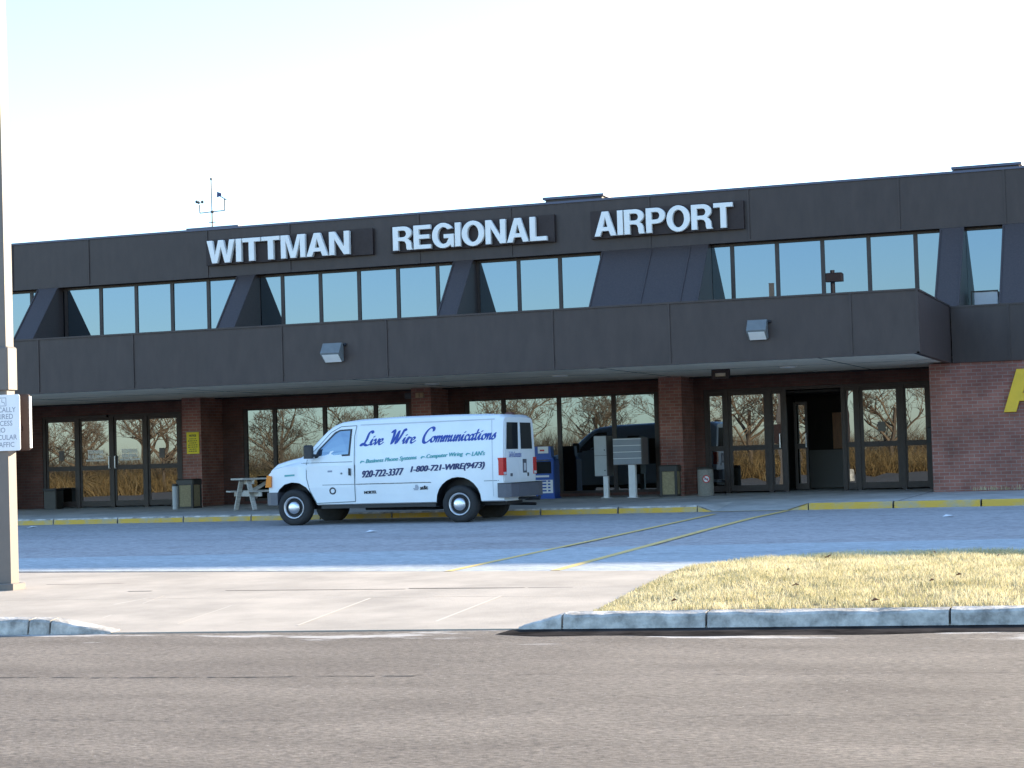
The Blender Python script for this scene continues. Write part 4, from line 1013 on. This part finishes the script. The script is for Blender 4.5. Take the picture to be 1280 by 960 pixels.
# bumpers
q = MB()
bp_ = [(-17.42, YMID - .99), (-17.60, YMID - .93), (-17.74, YMID - .80), (-17.79, YMID), (-17.74, YMID + .80), (-17.60, YMID + .93), (-17.42, YMID + .99), (-17.40, YMID)]
q.prism(bp_, VZ + .42, VZ + .675, 'z'); part(q, 'front_bumper', M['grey_plastic'], van)
q = MB(); bp_ = [(-12.72, YMID - 1.02), (-12.56, YMID - 1.0), (-12.47, YMID - .93), (-12.43, YMID - .6), (-12.43, YMID + .6), (-12.47, YMID + .93), (-12.56, YMID + 1.0), (-12.72, YMID + 1.02), (-12.68, YMID)]
q.prism(bp_, VZ + .475, VZ + .735, 'z'); part(q, 'rear_bumper', M['grey_plastic'], van)
q = MB(); q.prism([(p[0] + .004 * (1 if p[0] > -12.6 else 0), p[1]) for p in bp_], VZ + .736, VZ + .75, 'z'); part(q, 'bumper_step', M['black'], van)
q = MB(); q.tube([(-12.6, YMID + .25, VZ + .42), (-12.30, YMID + .25, VZ + .42)], .035, 6); q.tube([(-12.32, YMID + .25, VZ + .42), (-12.30, YMID + .25, VZ + .47)], .03, 8); q.tube([(-12.7, YMID - .3, VZ + .43), (-12.45, YMID + .5, VZ + .43)], .03, 6); part(q, 'tow_hitch', M['black'], van)
# front: headlamp cluster with amber corner, grille, windscreen
q = MB(); q.prism([(-17.70, VZ + .78), (-17.58, VZ + .78), (-17.57, VZ + 1.0), (-17.66, VZ + 1.02)], YMID - .965, YMID - .80); part(q, 'indicator', M['amber'], van)
q = MB(); q.prism([(-17.70, VZ + .78), (-17.58, VZ + .78), (-17.57, VZ + 1.0), (-17.66, VZ + 1.02)], YMID + .80, YMID + .965); part(q, 'indicator', M['amber'], van)
for s_ in (-1, 1):
    q = MB(); q.box(-17.73, -17.6, YMID + s_ * .50, YMID + s_ * .79, VZ + .78, VZ + 1.0); part(q, 'headlight', M['lens'], van)
q = MB(); q.box(-17.725, -17.6, YMID - .49, YMID + .49, VZ + .76, VZ + 1.0); part(q, 'grille', M['black'], van)
q = MB(); q.sm = True
ws = []
for (u, zt, hb, ht) in [s_ for s_ in STN if .9 < s_[0] < 1.5]: ws.append([(XF + u - .018, YMID - .74, VZ + zt - .012), (XF + u - .022, YMID, VZ + zt + .006), (XF + u - .018, YMID + .74, VZ + zt - .012)])
q.add([p for r_ in ws for p in r_], [(i * 3 + k, i * 3 + k + 1, (i + 1) * 3 + k + 1, (i + 1) * 3 + k) for i in range(len(ws) - 1) for k in range(2)]); part(q, 'windscreen', M['glass_van'], van)
q = MB(); q.cbox(-12.85, -12.72, YMID - .1, YMID + .1, VZ + 2.09, VZ + 2.12, .01); part(q, 'roof_lamp', mat('dark_red', (.10, .03, .03), .4), van)
# rear doors: drawn on the rear face
XRr = XF + 5.12
def rear(poly, off, name, mt, parent=van):
    mb = MB(); mb.prism([(YMID + p[0], VZ + p[1]) for p in poly], XRr - .05, XRr + off, 'x'); return part(mb, name, mt, parent)
o1 = rear([(-.90, .78), (-.005, .78), (-.005, 1.96), (-.79, 1.96), (-.86, 1.5)], .006, 'rear_door', M['white_van'])
o2 = rear([(.90, .78), (.005, .78), (.005, 1.96), (.79, 1.96), (.86, 1.5)], .0061, 'rear_door', M['white_van'])
rear([(-.76, 1.40), (-.09, 1.40), (-.07, 1.92), (-.70, 1.92)], .012, 'window', M['glass_dark'], o1)
rear([(.76, 1.40), (.09, 1.40), (.07, 1.92), (.70, 1.92)], .0121, 'window', M['glass_dark'], o2)
rear([(.18, .93), (.40, .93), (.40, 1.2), (.18, 1.2)], .0122, 'plate_recess', M['grey_plastic'], o2)
rear([(.23, .97), (.35, .97), (.35, 1.12), (.23, 1.12)], .016, 'number_plate', M['lens'], o2)
rear([(.44, .86), (.52, .86), (.52, .93), (.44, .93)], .014, 'latch', M['black'], o2)
rear([(-.56, .87), (-.44, .87), (-.44, .93), (-.56, .93)], .0121, 'emblem', M['grey_plastic'], o1)
for s_ in (-1, 1):
    q = MB(); q.box(XRr - .12, XRr + .018, YMID + s_ * .80, YMID + s_ * .985, VZ + .90, VZ + 1.235); tl = part(q, 'tail_light', M['red'], van)
    q = MB(); q.box(XRr - .1, XRr + .021, YMID + s_ * .82, YMID + s_ * .97, VZ + .91, VZ + .96); part(q, 'reversing_lens', M['lens'], tl)
# rear door lettering
q = MB(); v, f = text_mesh('Live Wire Communications', .1, .001, .3); v = fit(v, .72, .11)
q.add([(XRr + .0125, YMID - .62 + p[0], VZ + 1.24 + p[1]) for p in v], f); part(q, 'rear_lettering', M['blue_ink'], o1)
# side lettering ------------------------------------------------------
SG = {
 'L': (.62, [[(.62, .86), (.54, .98), (.42, .96), (.34, .78), (.30, .45), (.20, .12), (.06, .0), (-.02, .06), (.06, .13), (.22, .07), (.40, -.02), (.62, .06)]]),
 'i': (.25, [[(0, .22), (.1, .5), (.08, .12), (.13, .01), (.26, .16)], [(.16, .70), (.19, .73)]]),
 'v': (.36, [[(0, .38), (.07, .5), (.12, .3), (.14, .02), (.28, .28), (.31, .5), (.38, .42)]]),
 'e': (.31, [[(.02, .2), (.2, .3), (.24, .44), (.15, .5), (.04, .34), (.04, .1), (.14, 0), (.32, .17)]]),
 'W': (.86, [[(-.02, .84), (.08, .98), (.15, .74), (.14, .03), (.36, .62), (.44, .86), (.43, .03), (.68, .62), (.78, 1.0), (.88, .92)]]),
 'r': (.30, [[(-.02, .2), (.10, .54), (.08, .30), (.06, .0)], [(.08, .26), (.17, .48), (.27, .44)]]),
 'C': (.60, [[(.64, .80), (.62, .96), (.46, 1.04), (.24, .88), (.08, .48), (.10, .10), (.26, -.04), (.42, .04), (.58, .2)]]),
 'o': (.33, [[(.2, .48), (.08, .42), (.02, .2), (.1, 0), (.23, .08), (.27, .3), (.2, .48), (.35, .42)]]),
 'm': (.52, [[(0, .26), (.08, .5), (.07, .0)], [(.07, .16), (.18, .48), (.25, .42), (.23, 0)], [(.23, .16), (.35, .48), (.42, .42), (.40, .06), (.46, .0), (.54, .16)]]),
 'u': (.38, [[(0, .36), (.06, .5), (.05, .12), (.12, 0), (.24, .2), (.28, .5), (.26, .08), (.32, .0), (.40, .16)]]),
 'n': (.37, [[(0, .26), (.08, .5), (.07, .0)], [(.07, .16), (.19, .48), (.26, .42), (.24, .06), (.30, 0), (.39, .16)]]),
 'c': (.29, [[(.24, .38), (.18, .5), (.07, .42), (.03, .18), (.1, 0), (.2, .04), (.31, .17)]]),
 'a': (.37, [[(.26, .42), (.15, .5), (.03, .3), (.05, .05), (.14, .02), (.26, .3), (.29, .5), (.26, .08), (.31, 0), (.39, .16)]]),
 't': (.26, [[(.14, .88), (.09, .2), (.14, 0), (.28, .15)], [(-.02, .54), (.26, .60)]]),
 's': (.28, [[(.0, .16), (.12, .44), (.18, .52), (.17, .34), (.22, .14), (.12, .0), (.0, .05)]]), ' ': (.30, [])}
def catmull(P_, k=4):
    P_ = [Vector(p) for p in P_]; out = []
    for i in range(len(P_) - 1):
        a_, b_, c_, d_ = P_[max(i - 1, 0)], P_[i], P_[i + 1], P_[min(i + 2, len(P_) - 1)]
        for j in range(k):
            t_ = j / k; out.append(.5 * ((2 * b_) + (c_ - a_) * t_ + (2 * a_ - 5 * b_ + 4 * c_ - d_) * t_ * t_ + (3 * b_ - a_ - 3 * c_ + d_) * t_ ** 3))
    return out + [P_[-1]]
def hull(pts_):
    pts_ = sorted(set((round(p[0], 5), round(p[1], 5)) for p in pts_))
    def half(ps):
        h_ = []
        for p in ps:
            while len(h_) > 1 and (h_[-1][0] - h_[-2][0]) * (p[1] - h_[-2][1]) - (h_[-1][1] - h_[-2][1]) * (p[0] - h_[-2][0]) <= 0: h_.pop()
            h_.append(p)
        return h_[:-1]
    return half(pts_) + half(pts_[::-1])
def script_word(text, X0, X1, z0, z1, H_, nib=(.092, .045, 38)):
    """brush script; baseline runs from z0 at X0 to z1 at X1"""
    mb = MB(); tot = sum(SG[c][0] for c in text); sx = (X1 - X0) / tot; x = 0; cnt = 0
    na, nb, ang = nib; ca_, sa_ = math.cos(R_(ang)), math.sin(R_(ang))
    nibp = [(na * math.cos(t_) * ca_ - nb * math.sin(t_) * sa_, na * math.cos(t_) * sa_ + nb * math.sin(t_) * ca_) for t_ in [6.2832 * k / 8 for k in range(8)]]
    for c in text:
        big = 1.22 if c in 'LWC' else 1.0
        for st in SG[c][1]:
            ps = catmull(st)
            for a_, b_ in zip(ps, ps[1:]):
                h_ = hull([(p.x + dx_ * (1.15 if big > 1 else .8), p.y * (big if big > 1 else 1) + dy_ * (1.2 if big > 1 else .9)) for p in (a_, b_) for dx_, dy_ in nibp]); cnt += 1
                pts3 = []
                for (px_, py_) in h_:
                    X_ = X0 + (x + px_ + .22 * py_) * sx; z_ = z0 + (z1 - z0) * (X_ - X0) / (X1 - X0) + py_ * H_
                    pts3.append((X_, vsurf(X_, z_, .004 + .00025 * (cnt % 9)), VZ + z_))
                mb.add(pts3, [tuple(range(len(pts3)))])
        x += SG[c][0]
    return mb
for w_, xa_, xb_ in (('Live', -15.58, -15.12), ('Wire', -14.97, -14.44), ('Communications', -14.29, -12.76)):
    part(script_word(w_, xa_, xb_, 1.56 + .04 * (xa_ + 15.58) / 2.82, 1.56 + .04 * (xb_ + 15.58) / 2.82, .225), 'main_lettering', M['blue_ink'], van)
def side_text(t_, X0, X1, z0, z1, h_, off_=.002, shear=.3, bold=0.004, spc=1.0):
    v, f = text_mesh(t_, .2, 0, shear, 0, spc); v = fit(v, X1 - X0, h_); mb = MB()
    for k in range(5):
        ox, oz = ((-1, 0), (-.5, .25), (0, 0), (.5, -.25), (1, 0))[k]; ox *= bold * 1.1; oz *= bold
        mb.add([(X0 + p[0] + ox, vsurf(X0 + p[0], z0 + (z1 - z0) * p[0] / (X1 - X0) + p[1], .005 + .0004 * k), VZ + z0 + (z1 - z0) * p[0] / (X1 - X0) + p[1] + oz) for p in v], f)
    return mb
def tick(X0, z_):
    mb = MB(); P_ = [(0, .03), (.03, .06), (.08, .055), (.13, .015), (.10, .03), (.07, .035), (.04, .03), (.02, .0)]
    mb.add([(X0 + p[0], vsurf(X0 + p[0], z_ + p[1], .005), VZ + z_ + p[1]) for p in P_], [tuple(range(8))]); return mb
for s_, k_ in ((side_text('Business Phone Systems', -15.47, -14.39, 1.185, 1.235, .10, bold=.006), tick(-15.60, 1.20)), (side_text('Computer Wiring', -14.18, -13.42, 1.245, 1.275, .10, bold=.006), tick(-14.31, 1.255)), (side_text("LAN's", -13.24, -12.97, 1.285, 1.295, .085, bold=.006), tick(-13.37, 1.29))):
    s_.add(k_.v, k_.f); part(s_, 'service_lettering', M['teal_ink'], van)
q = MB()
for s_ in (side_text('920-722-3377', -15.55, -14.67, .925, .96, .135, bold=.010), side_text('1-800-721-WIRE(9473)', -14.52, -12.98, .97, 1.02, .15, bold=.010)): q.add(s_.v, s_.f)
part(q, 'phone_lettering', M['navy_ink'], van)
for s_ in (side_text('NORTEL', -15.52, -15.26, .605, .612, .055, shear=0, bold=.006), side_text('at&t', -14.33, -14.17, .66, .665, .075, shear=0, bold=.006)): part(s_, 'partner_lettering', M['black_ink'], van)
def disc(X_, z_, r0, r1, mt, name, stripes=False):
    mb = MB(); n_ = 20
    P_ = [(X_ + r_ * math.cos(6.2832 * k / n_), z_ + r_ * 1.0 * math.sin(6.2832 * k / n_)) for r_ in (r0, r1) for k in range(n_)]
    mb.add([(p[0], vsurf(p[0], p[1], .009), VZ + p[1]) for p in P_], [(k, (k + 1) % n_, n_ + (k + 1) % n_, n_ + k) for k in range(n_)]); return part(mb, name, mt, van)
disc(-16.20, .68, .072, .045, M['black_ink'], 'ring_logo')
mb = MB()
for k in range(5):
    z_ = .655 + k * .022; hw_ = math.sqrt(max(0, .06 ** 2 - (z_ + .008 - .705) ** 2)); mb.add([(X_, vsurf(X_, zz, .005), VZ + zz) for X_, zz in ((-14.42 - hw_ * (.3 if k > 1 else 1), z_), (-14.42 + hw_, z_), (-14.42 + hw_, z_ + .015), (-14.42 - hw_ * (.3 if k > 1 else 1), z_ + .015))], [(0, 1, 2, 3)])
part(mb, 'globe_logo', M['grey_ink'], van)
part(side_panel([(-16.30, 1.05), (-16.2, 1.05), (-16.2, 1.085), (-16.30, 1.085)], .0055), 'door_emblem', M['grey_ink'], van)
part(side_text('E-350', -17.27, -17.02, .985, .995, .06, shear=.2, bold=.006) if False else side_panel([(-17.26, .985), (-17.03, .995), (-17.03, 1.03), (-17.26, 1.02)], .006), 'fender_badge', M['grey_plastic'] if False else M['teal_ink'], van)

# =================================================================== POLE AND SIGNS AT LEFT
PX, PYy = onD(13, 738); PZ = dz(PX, PYy)
PX = PX - .0
pw, pd = .20, .17
def atP(x, y): return pY(x, y, PYy)
pole = thing('square_post', 'tall pale square metal post standing on the driveway at the left edge', 'post', (PX, PYy, PZ))
tx = lambda y: atP(y[0], y[1])[0]
# the shaft leans a little and tapers; right face edge measured at three heights
e_bot = atP(13.3, 700); e_top = atP(0.5, 150)
lean = (e_top[0] - e_bot[0]) / (e_top[1] - e_bot[1])
def xr_(z): return e_bot[0] + lean * (z - e_bot[1])
q = MB(); ztop = 7.65; wt = .16
q.add([(xr_(PZ) - pw, PYy, PZ), (xr_(PZ), PYy, PZ), (xr_(PZ), PYy + pd, PZ), (xr_(PZ) - pw, PYy + pd, PZ),
       (xr_(ztop) - wt, PYy + .01, ztop), (xr_(ztop), PYy + .01, ztop), (xr_(ztop), PYy + pd - .0, ztop), (xr_(ztop) - wt, PYy + pd - .0, ztop)], [(0, 3, 2, 1), (4, 5, 6, 7), (0, 1, 5, 4), (1, 2, 6, 5), (2, 3, 7, 6), (3, 0, 4, 7)])
part(q, 'shaft', M['pole'], pole)
q = MB(); x_ = xr_(PZ); q.cbox(x_ - pw - .06, x_ + .06, PYy - .06, PYy + pd + .06, PZ - .01, PZ + .085, .012); part(q, 'base_plate', M['pole'], pole)
zc1, zc0 = atP(10, 433)[1], atP(10, 487)[1]; x_ = xr_(.5 * (zc0 + zc1))
q = MB(); q.cbox(x_ - pw - .03, x_ + .035, PYy - .03, PYy + pd + .03, zc0, zc1, .02); part(q, 'collar', M['pole'], pole)
q = MB(); q.cbox(xr_(ztop) - wt - .01, xr_(ztop) + .01, PYy, PYy + pd + .01, ztop + .001, ztop + .03, .008); part(q, 'cap', M['pole'], pole)
ys_ = PYy - .035; a = pY(24.2, 492.5, ys_); b = pY(24.2, 563, ys_); wS = .62
t = thing('access_sign', 'white sign with dark capitals fixed to the front of the square post', 'sign', (a[0] - wS / 2, ys_, b[1]))
def rrect(x0, x1, z0, z1, r): 
    P_ = []
    for cx_, cz_, a_ in ((x1 - r, z0 + r, -90), (x1 - r, z1 - r, 0), (x0 + r, z1 - r, 90), (x0 + r, z0 + r, 180)): P_ += arc(cx_, cz_, r, r, a_, a_ + 90, 4)
    return P_
q = MB(); q.prism(rrect(a[0] - wS, a[0], b[1], a[1], .03), ys_, ys_ + .008); part(q, 'board', M['sign_white'], t)
q = MB(); sh_ = (a[1] - b[1]); xc = a[0] - wS / 2 + .06
lines = [('PHYSICALLY', 509, 520.5, 20), ('IMPAIRED', 518, 528, 17), ('ACCESS', 527, 536, 16), ('AND', 535.5, 544, 7), ('VEHICULAR', 544, 553, 21), ('TRAFFIC', 553, 562, 18)]
rows = [('PHYSICALLY', .685, 20), ('IMPAIRED', .565, 16.5), ('ACCESS', .445, 15.5), ('NO', .325, 6.5), ('VEHICULAR', .195, 21), ('TRAFFIC', .065, 17.5)]
for tt, fz, xr2 in rows:
    h_ = sh_ * .09; v, f = text_mesh(tt, .1, .0006); v = fit(v, None, h_); wd = max(p[0] for p in v); X1_ = pY(xr2, 530, ys_)[0]
    q.add([(X1_ - wd + p[0], ys_ - .0015, b[1] + sh_ * fz + p[1]) for p in v], f)
part(q, 'lettering', M['grey_ink'], t)
q = MB(); ic = pY(3.2, 502.5, ys_); s_ = .05
for (p0, p1) in (((-s_, -s_), (s_, -s_)), ((s_, -s_), (s_, s_)), ((s_, s_), (-s_, s_)), ((-s_, s_), (-s_, -s_)), ((-.01, .035), (-.01, -.005)), ((-.01, -.005), (.02, -.005)), ((.02, -.005), (.03, -.035))):
    q.bar((ic[0] + p0[0], ys_ - .001, ic[1] + p0[1]), (ic[0] + p1[0], ys_ - .001, ic[1] + p1[1]), .007, .002, up=(0, 1, 0))
part(q, 'access_symbol', M['grey_ink'], t)
y2 = PYy + pd + .02; a = pY(36, 492.5, y2); b = pY(36, 563, y2)
t = thing('side_sign', 'brown backed sign fixed to the rear of the square post facing the terminal', 'sign', (a[0] - .3, y2, b[1]))
q = MB(); q.prism(rrect(a[0] - .62, a[0], b[1], a[1], .03), y2, y2 + .03); part(q, 'board', M['sign_brown'], t)
q = MB(); q.prism([(a[0] + .001, b[1] + .03), (a[0] + .014, b[1] + .03), (a[0] + .014, a[1] - .03), (a[0] + .001, a[1] - .03)], y2 - .002, y2 + .034); part(q, 'rim', M['sign_white'], t)  # white strip stands in for sunlight on the board's right edge
q = MB(); q.box(a[0] - .4, a[0] - .1, PYy + pd + .0, y2 - .001, b[1] + .25, b[1] + .30); part(q, 'bracket', M['sign_brown'], t)

# litter scraps on the far road and pavement edge
for (x, y, lb) in ((40, 660, 'small white paper scrap on the road below the left end of the kerb'), (1186, 646, 'small white paper scrap on the road in front of the right kerb'), (464, 665.5, 'tiny white paper scrap on the road in front of the van')):
    X, Y = pG(x, y); z_ = rz(Y) + .006; q = MB(); q.add([(X - .1, Y - .06, z_), (X + .08, Y - .08, z_ + .02), (X + .12, Y + .05, z_ + .01), (X - .06, Y + .08, z_ + .035)], [(0, 1, 2), (0, 2, 3)])
    tag(q.build('paper_scrap', M['white']), lb, 'litter')

# =================================================================== BEHIND THE CAMERA (seen mirrored in the glazing)
def tree(seed, H_):
    rr = random.Random(seed); tr, cr = MB(), MB()
    def grow(p, d_, L_, r, lev):
        n_ = 4 if lev < 2 else 2; pts_ = [p]; q_ = p.copy(); dd_ = d_.copy()
        for k in range(n_):
            dd_ = (dd_ + Vector((rr.uniform(-1, 1), rr.uniform(-1, 1), rr.uniform(-.4, .7))) * (.10 + .07 * lev)).normalized(); q_ = q_ + dd_ * L_ / n_; pts_.append(q_.copy())
        (tr if lev < 1 else cr).tube(pts_, [r * (1 - .5 * k / n_) for k in range(n_ + 1)], 5 if lev < 2 else 3, False)
        if lev >= 5: return
        for k in range((6, 4, 4, 3, 3)[lev]):
            t_ = rr.uniform(.35, 1.0) if lev else rr.uniform(.3, 1.0); i = min(n_ - 1, int(t_ * n_)); b_ = pts_[i].lerp(pts_[i + 1], t_ * n_ - i)
            ax = Vector((rr.uniform(-1, 1), rr.uniform(-1, 1), rr.uniform(-.15, .55))).normalized()
            grow(b_, (dd_ * .55 + ax * .8).normalized(), L_ * rr.uniform(.5, .74), max(.016, r * .58 * (1 - .3 * t_)), lev + 1)
    grow(Vector((0, 0, -.2)), Vector((0, 0, 1)), H_ * .5, H_ * .024, 0)
    return tr, cr
protos = []
for i, (sd_, hh) in enumerate(((3, 9.6), (8, 8.6), (14, 10.2), (23, 7.6), (37, 9.0), (52, 10.4))):
    tr, cr = tree(sd_, hh)
    r_ = thing('bare_tree', 'bare winter tree beyond the parking lot mirrored in the terminal glazing', 'tree', (0, 0, 0), 0, 'bare trees mirrored in the ground floor glazing')
    tr.build('trunk', M['bark'], r_, True); cr.build('crown', M['twig'], r_, True); protos.append(r_)
rr = random.Random(31)
spots = []
for i in range(27): spots.append((-100 + i * 3.5 + rr.uniform(-1.8, 1.8), -39 - rr.uniform(0, 14)))
for i, (x, y) in enumerate(spots):
    src = protos[i % 6]
    if i < 6: o = src
    else:
        o = src.copy(); COL.objects.link(o)
        for ch in src.children: c = ch.copy(); COL.objects.link(c); c.parent = o
    s_ = rr.uniform(.8, 1.05); o.location = (x, y, -.1); o.rotation_euler = (0, 0, rr.uniform(0, 6.28)); o.scale = (s_, s_, s_)
pts = []
for _ in range(60000):
    x = rr.uniform(-120, 10); y = -38 - rr.random() ** 1.2 * 12
    pts.append((x, y, -.2, .55 + .45 * mn.noise((x * .16, y * .2, 0)) + .35 * rr.random()))
blades('dry_brush', M['brush'], pts, .5, 2.6, .045, 1.6, 'belt of golden brown dry brush beyond the parking lot mirrored in the lower windows', 'brush')
pts = []
for _ in range(45000):
    x = rr.uniform(-130, 15); y = -56 - rr.random() * 20
    n1 = mn.noise((x * .09, 4.0, 0)) + .5 * mn.noise((x * .3, 8, 0))
    pts.append((x, y, -.2, .75 + .35 * n1))
blades('far_wood', M['twig_wood'], pts, 1.8, 5.4, .05, .8, 'hazy brown far wood of bare saplings mirrored behind the bare trees', 'wood')
# lot light mirrored in the upper glazing
yl = -6.0
Xl, Zl = pY(1046, 362, 2 * YG - yl); Zt = pY(1046, 340, 2 * YG - yl)[1]
t = thing('lot_light', 'tall parking lot light with two box heads mirrored in an upper window', 'light pole', (Xl, yl, 0))
q = MB(); q.tube([(Xl, yl, 0), (Xl, yl, Zt)], [.14, .11], 10); part(q, 'shaft', M['sign_brown'], t)
q = MB(); q.lathe([(.3, 0), (.3, .6)], (Xl, yl, 0), n=14); part(q, 'footing', M['kerb'], t)
z_ = pY(1046, 349, 2 * YG - yl)[1]
q = MB(); q.cbox(Xl - .32, Xl + .52, yl - .2, yl + .35, z_ - .22, z_ + .2, .06); part(q, 'lamp_head', M['sign_brown'], t)
xa, za = pY(1031, 333, 2 * YG - yl)
q = MB(); q.bar((Xl - .2, yl, z_), (xa, yl, z_ + .1), .07); q.bar((xa, yl, z_ + .1), (xa, yl, za - .1), .07); part(q, 'lamp_arm', M['sign_brown'], t)
q = MB(); q.cbox(xa - .16, xa + .16, yl - .1, yl + .14, za - .25, za + .28, .04); part(q, 'flood_head', M['white'], t)
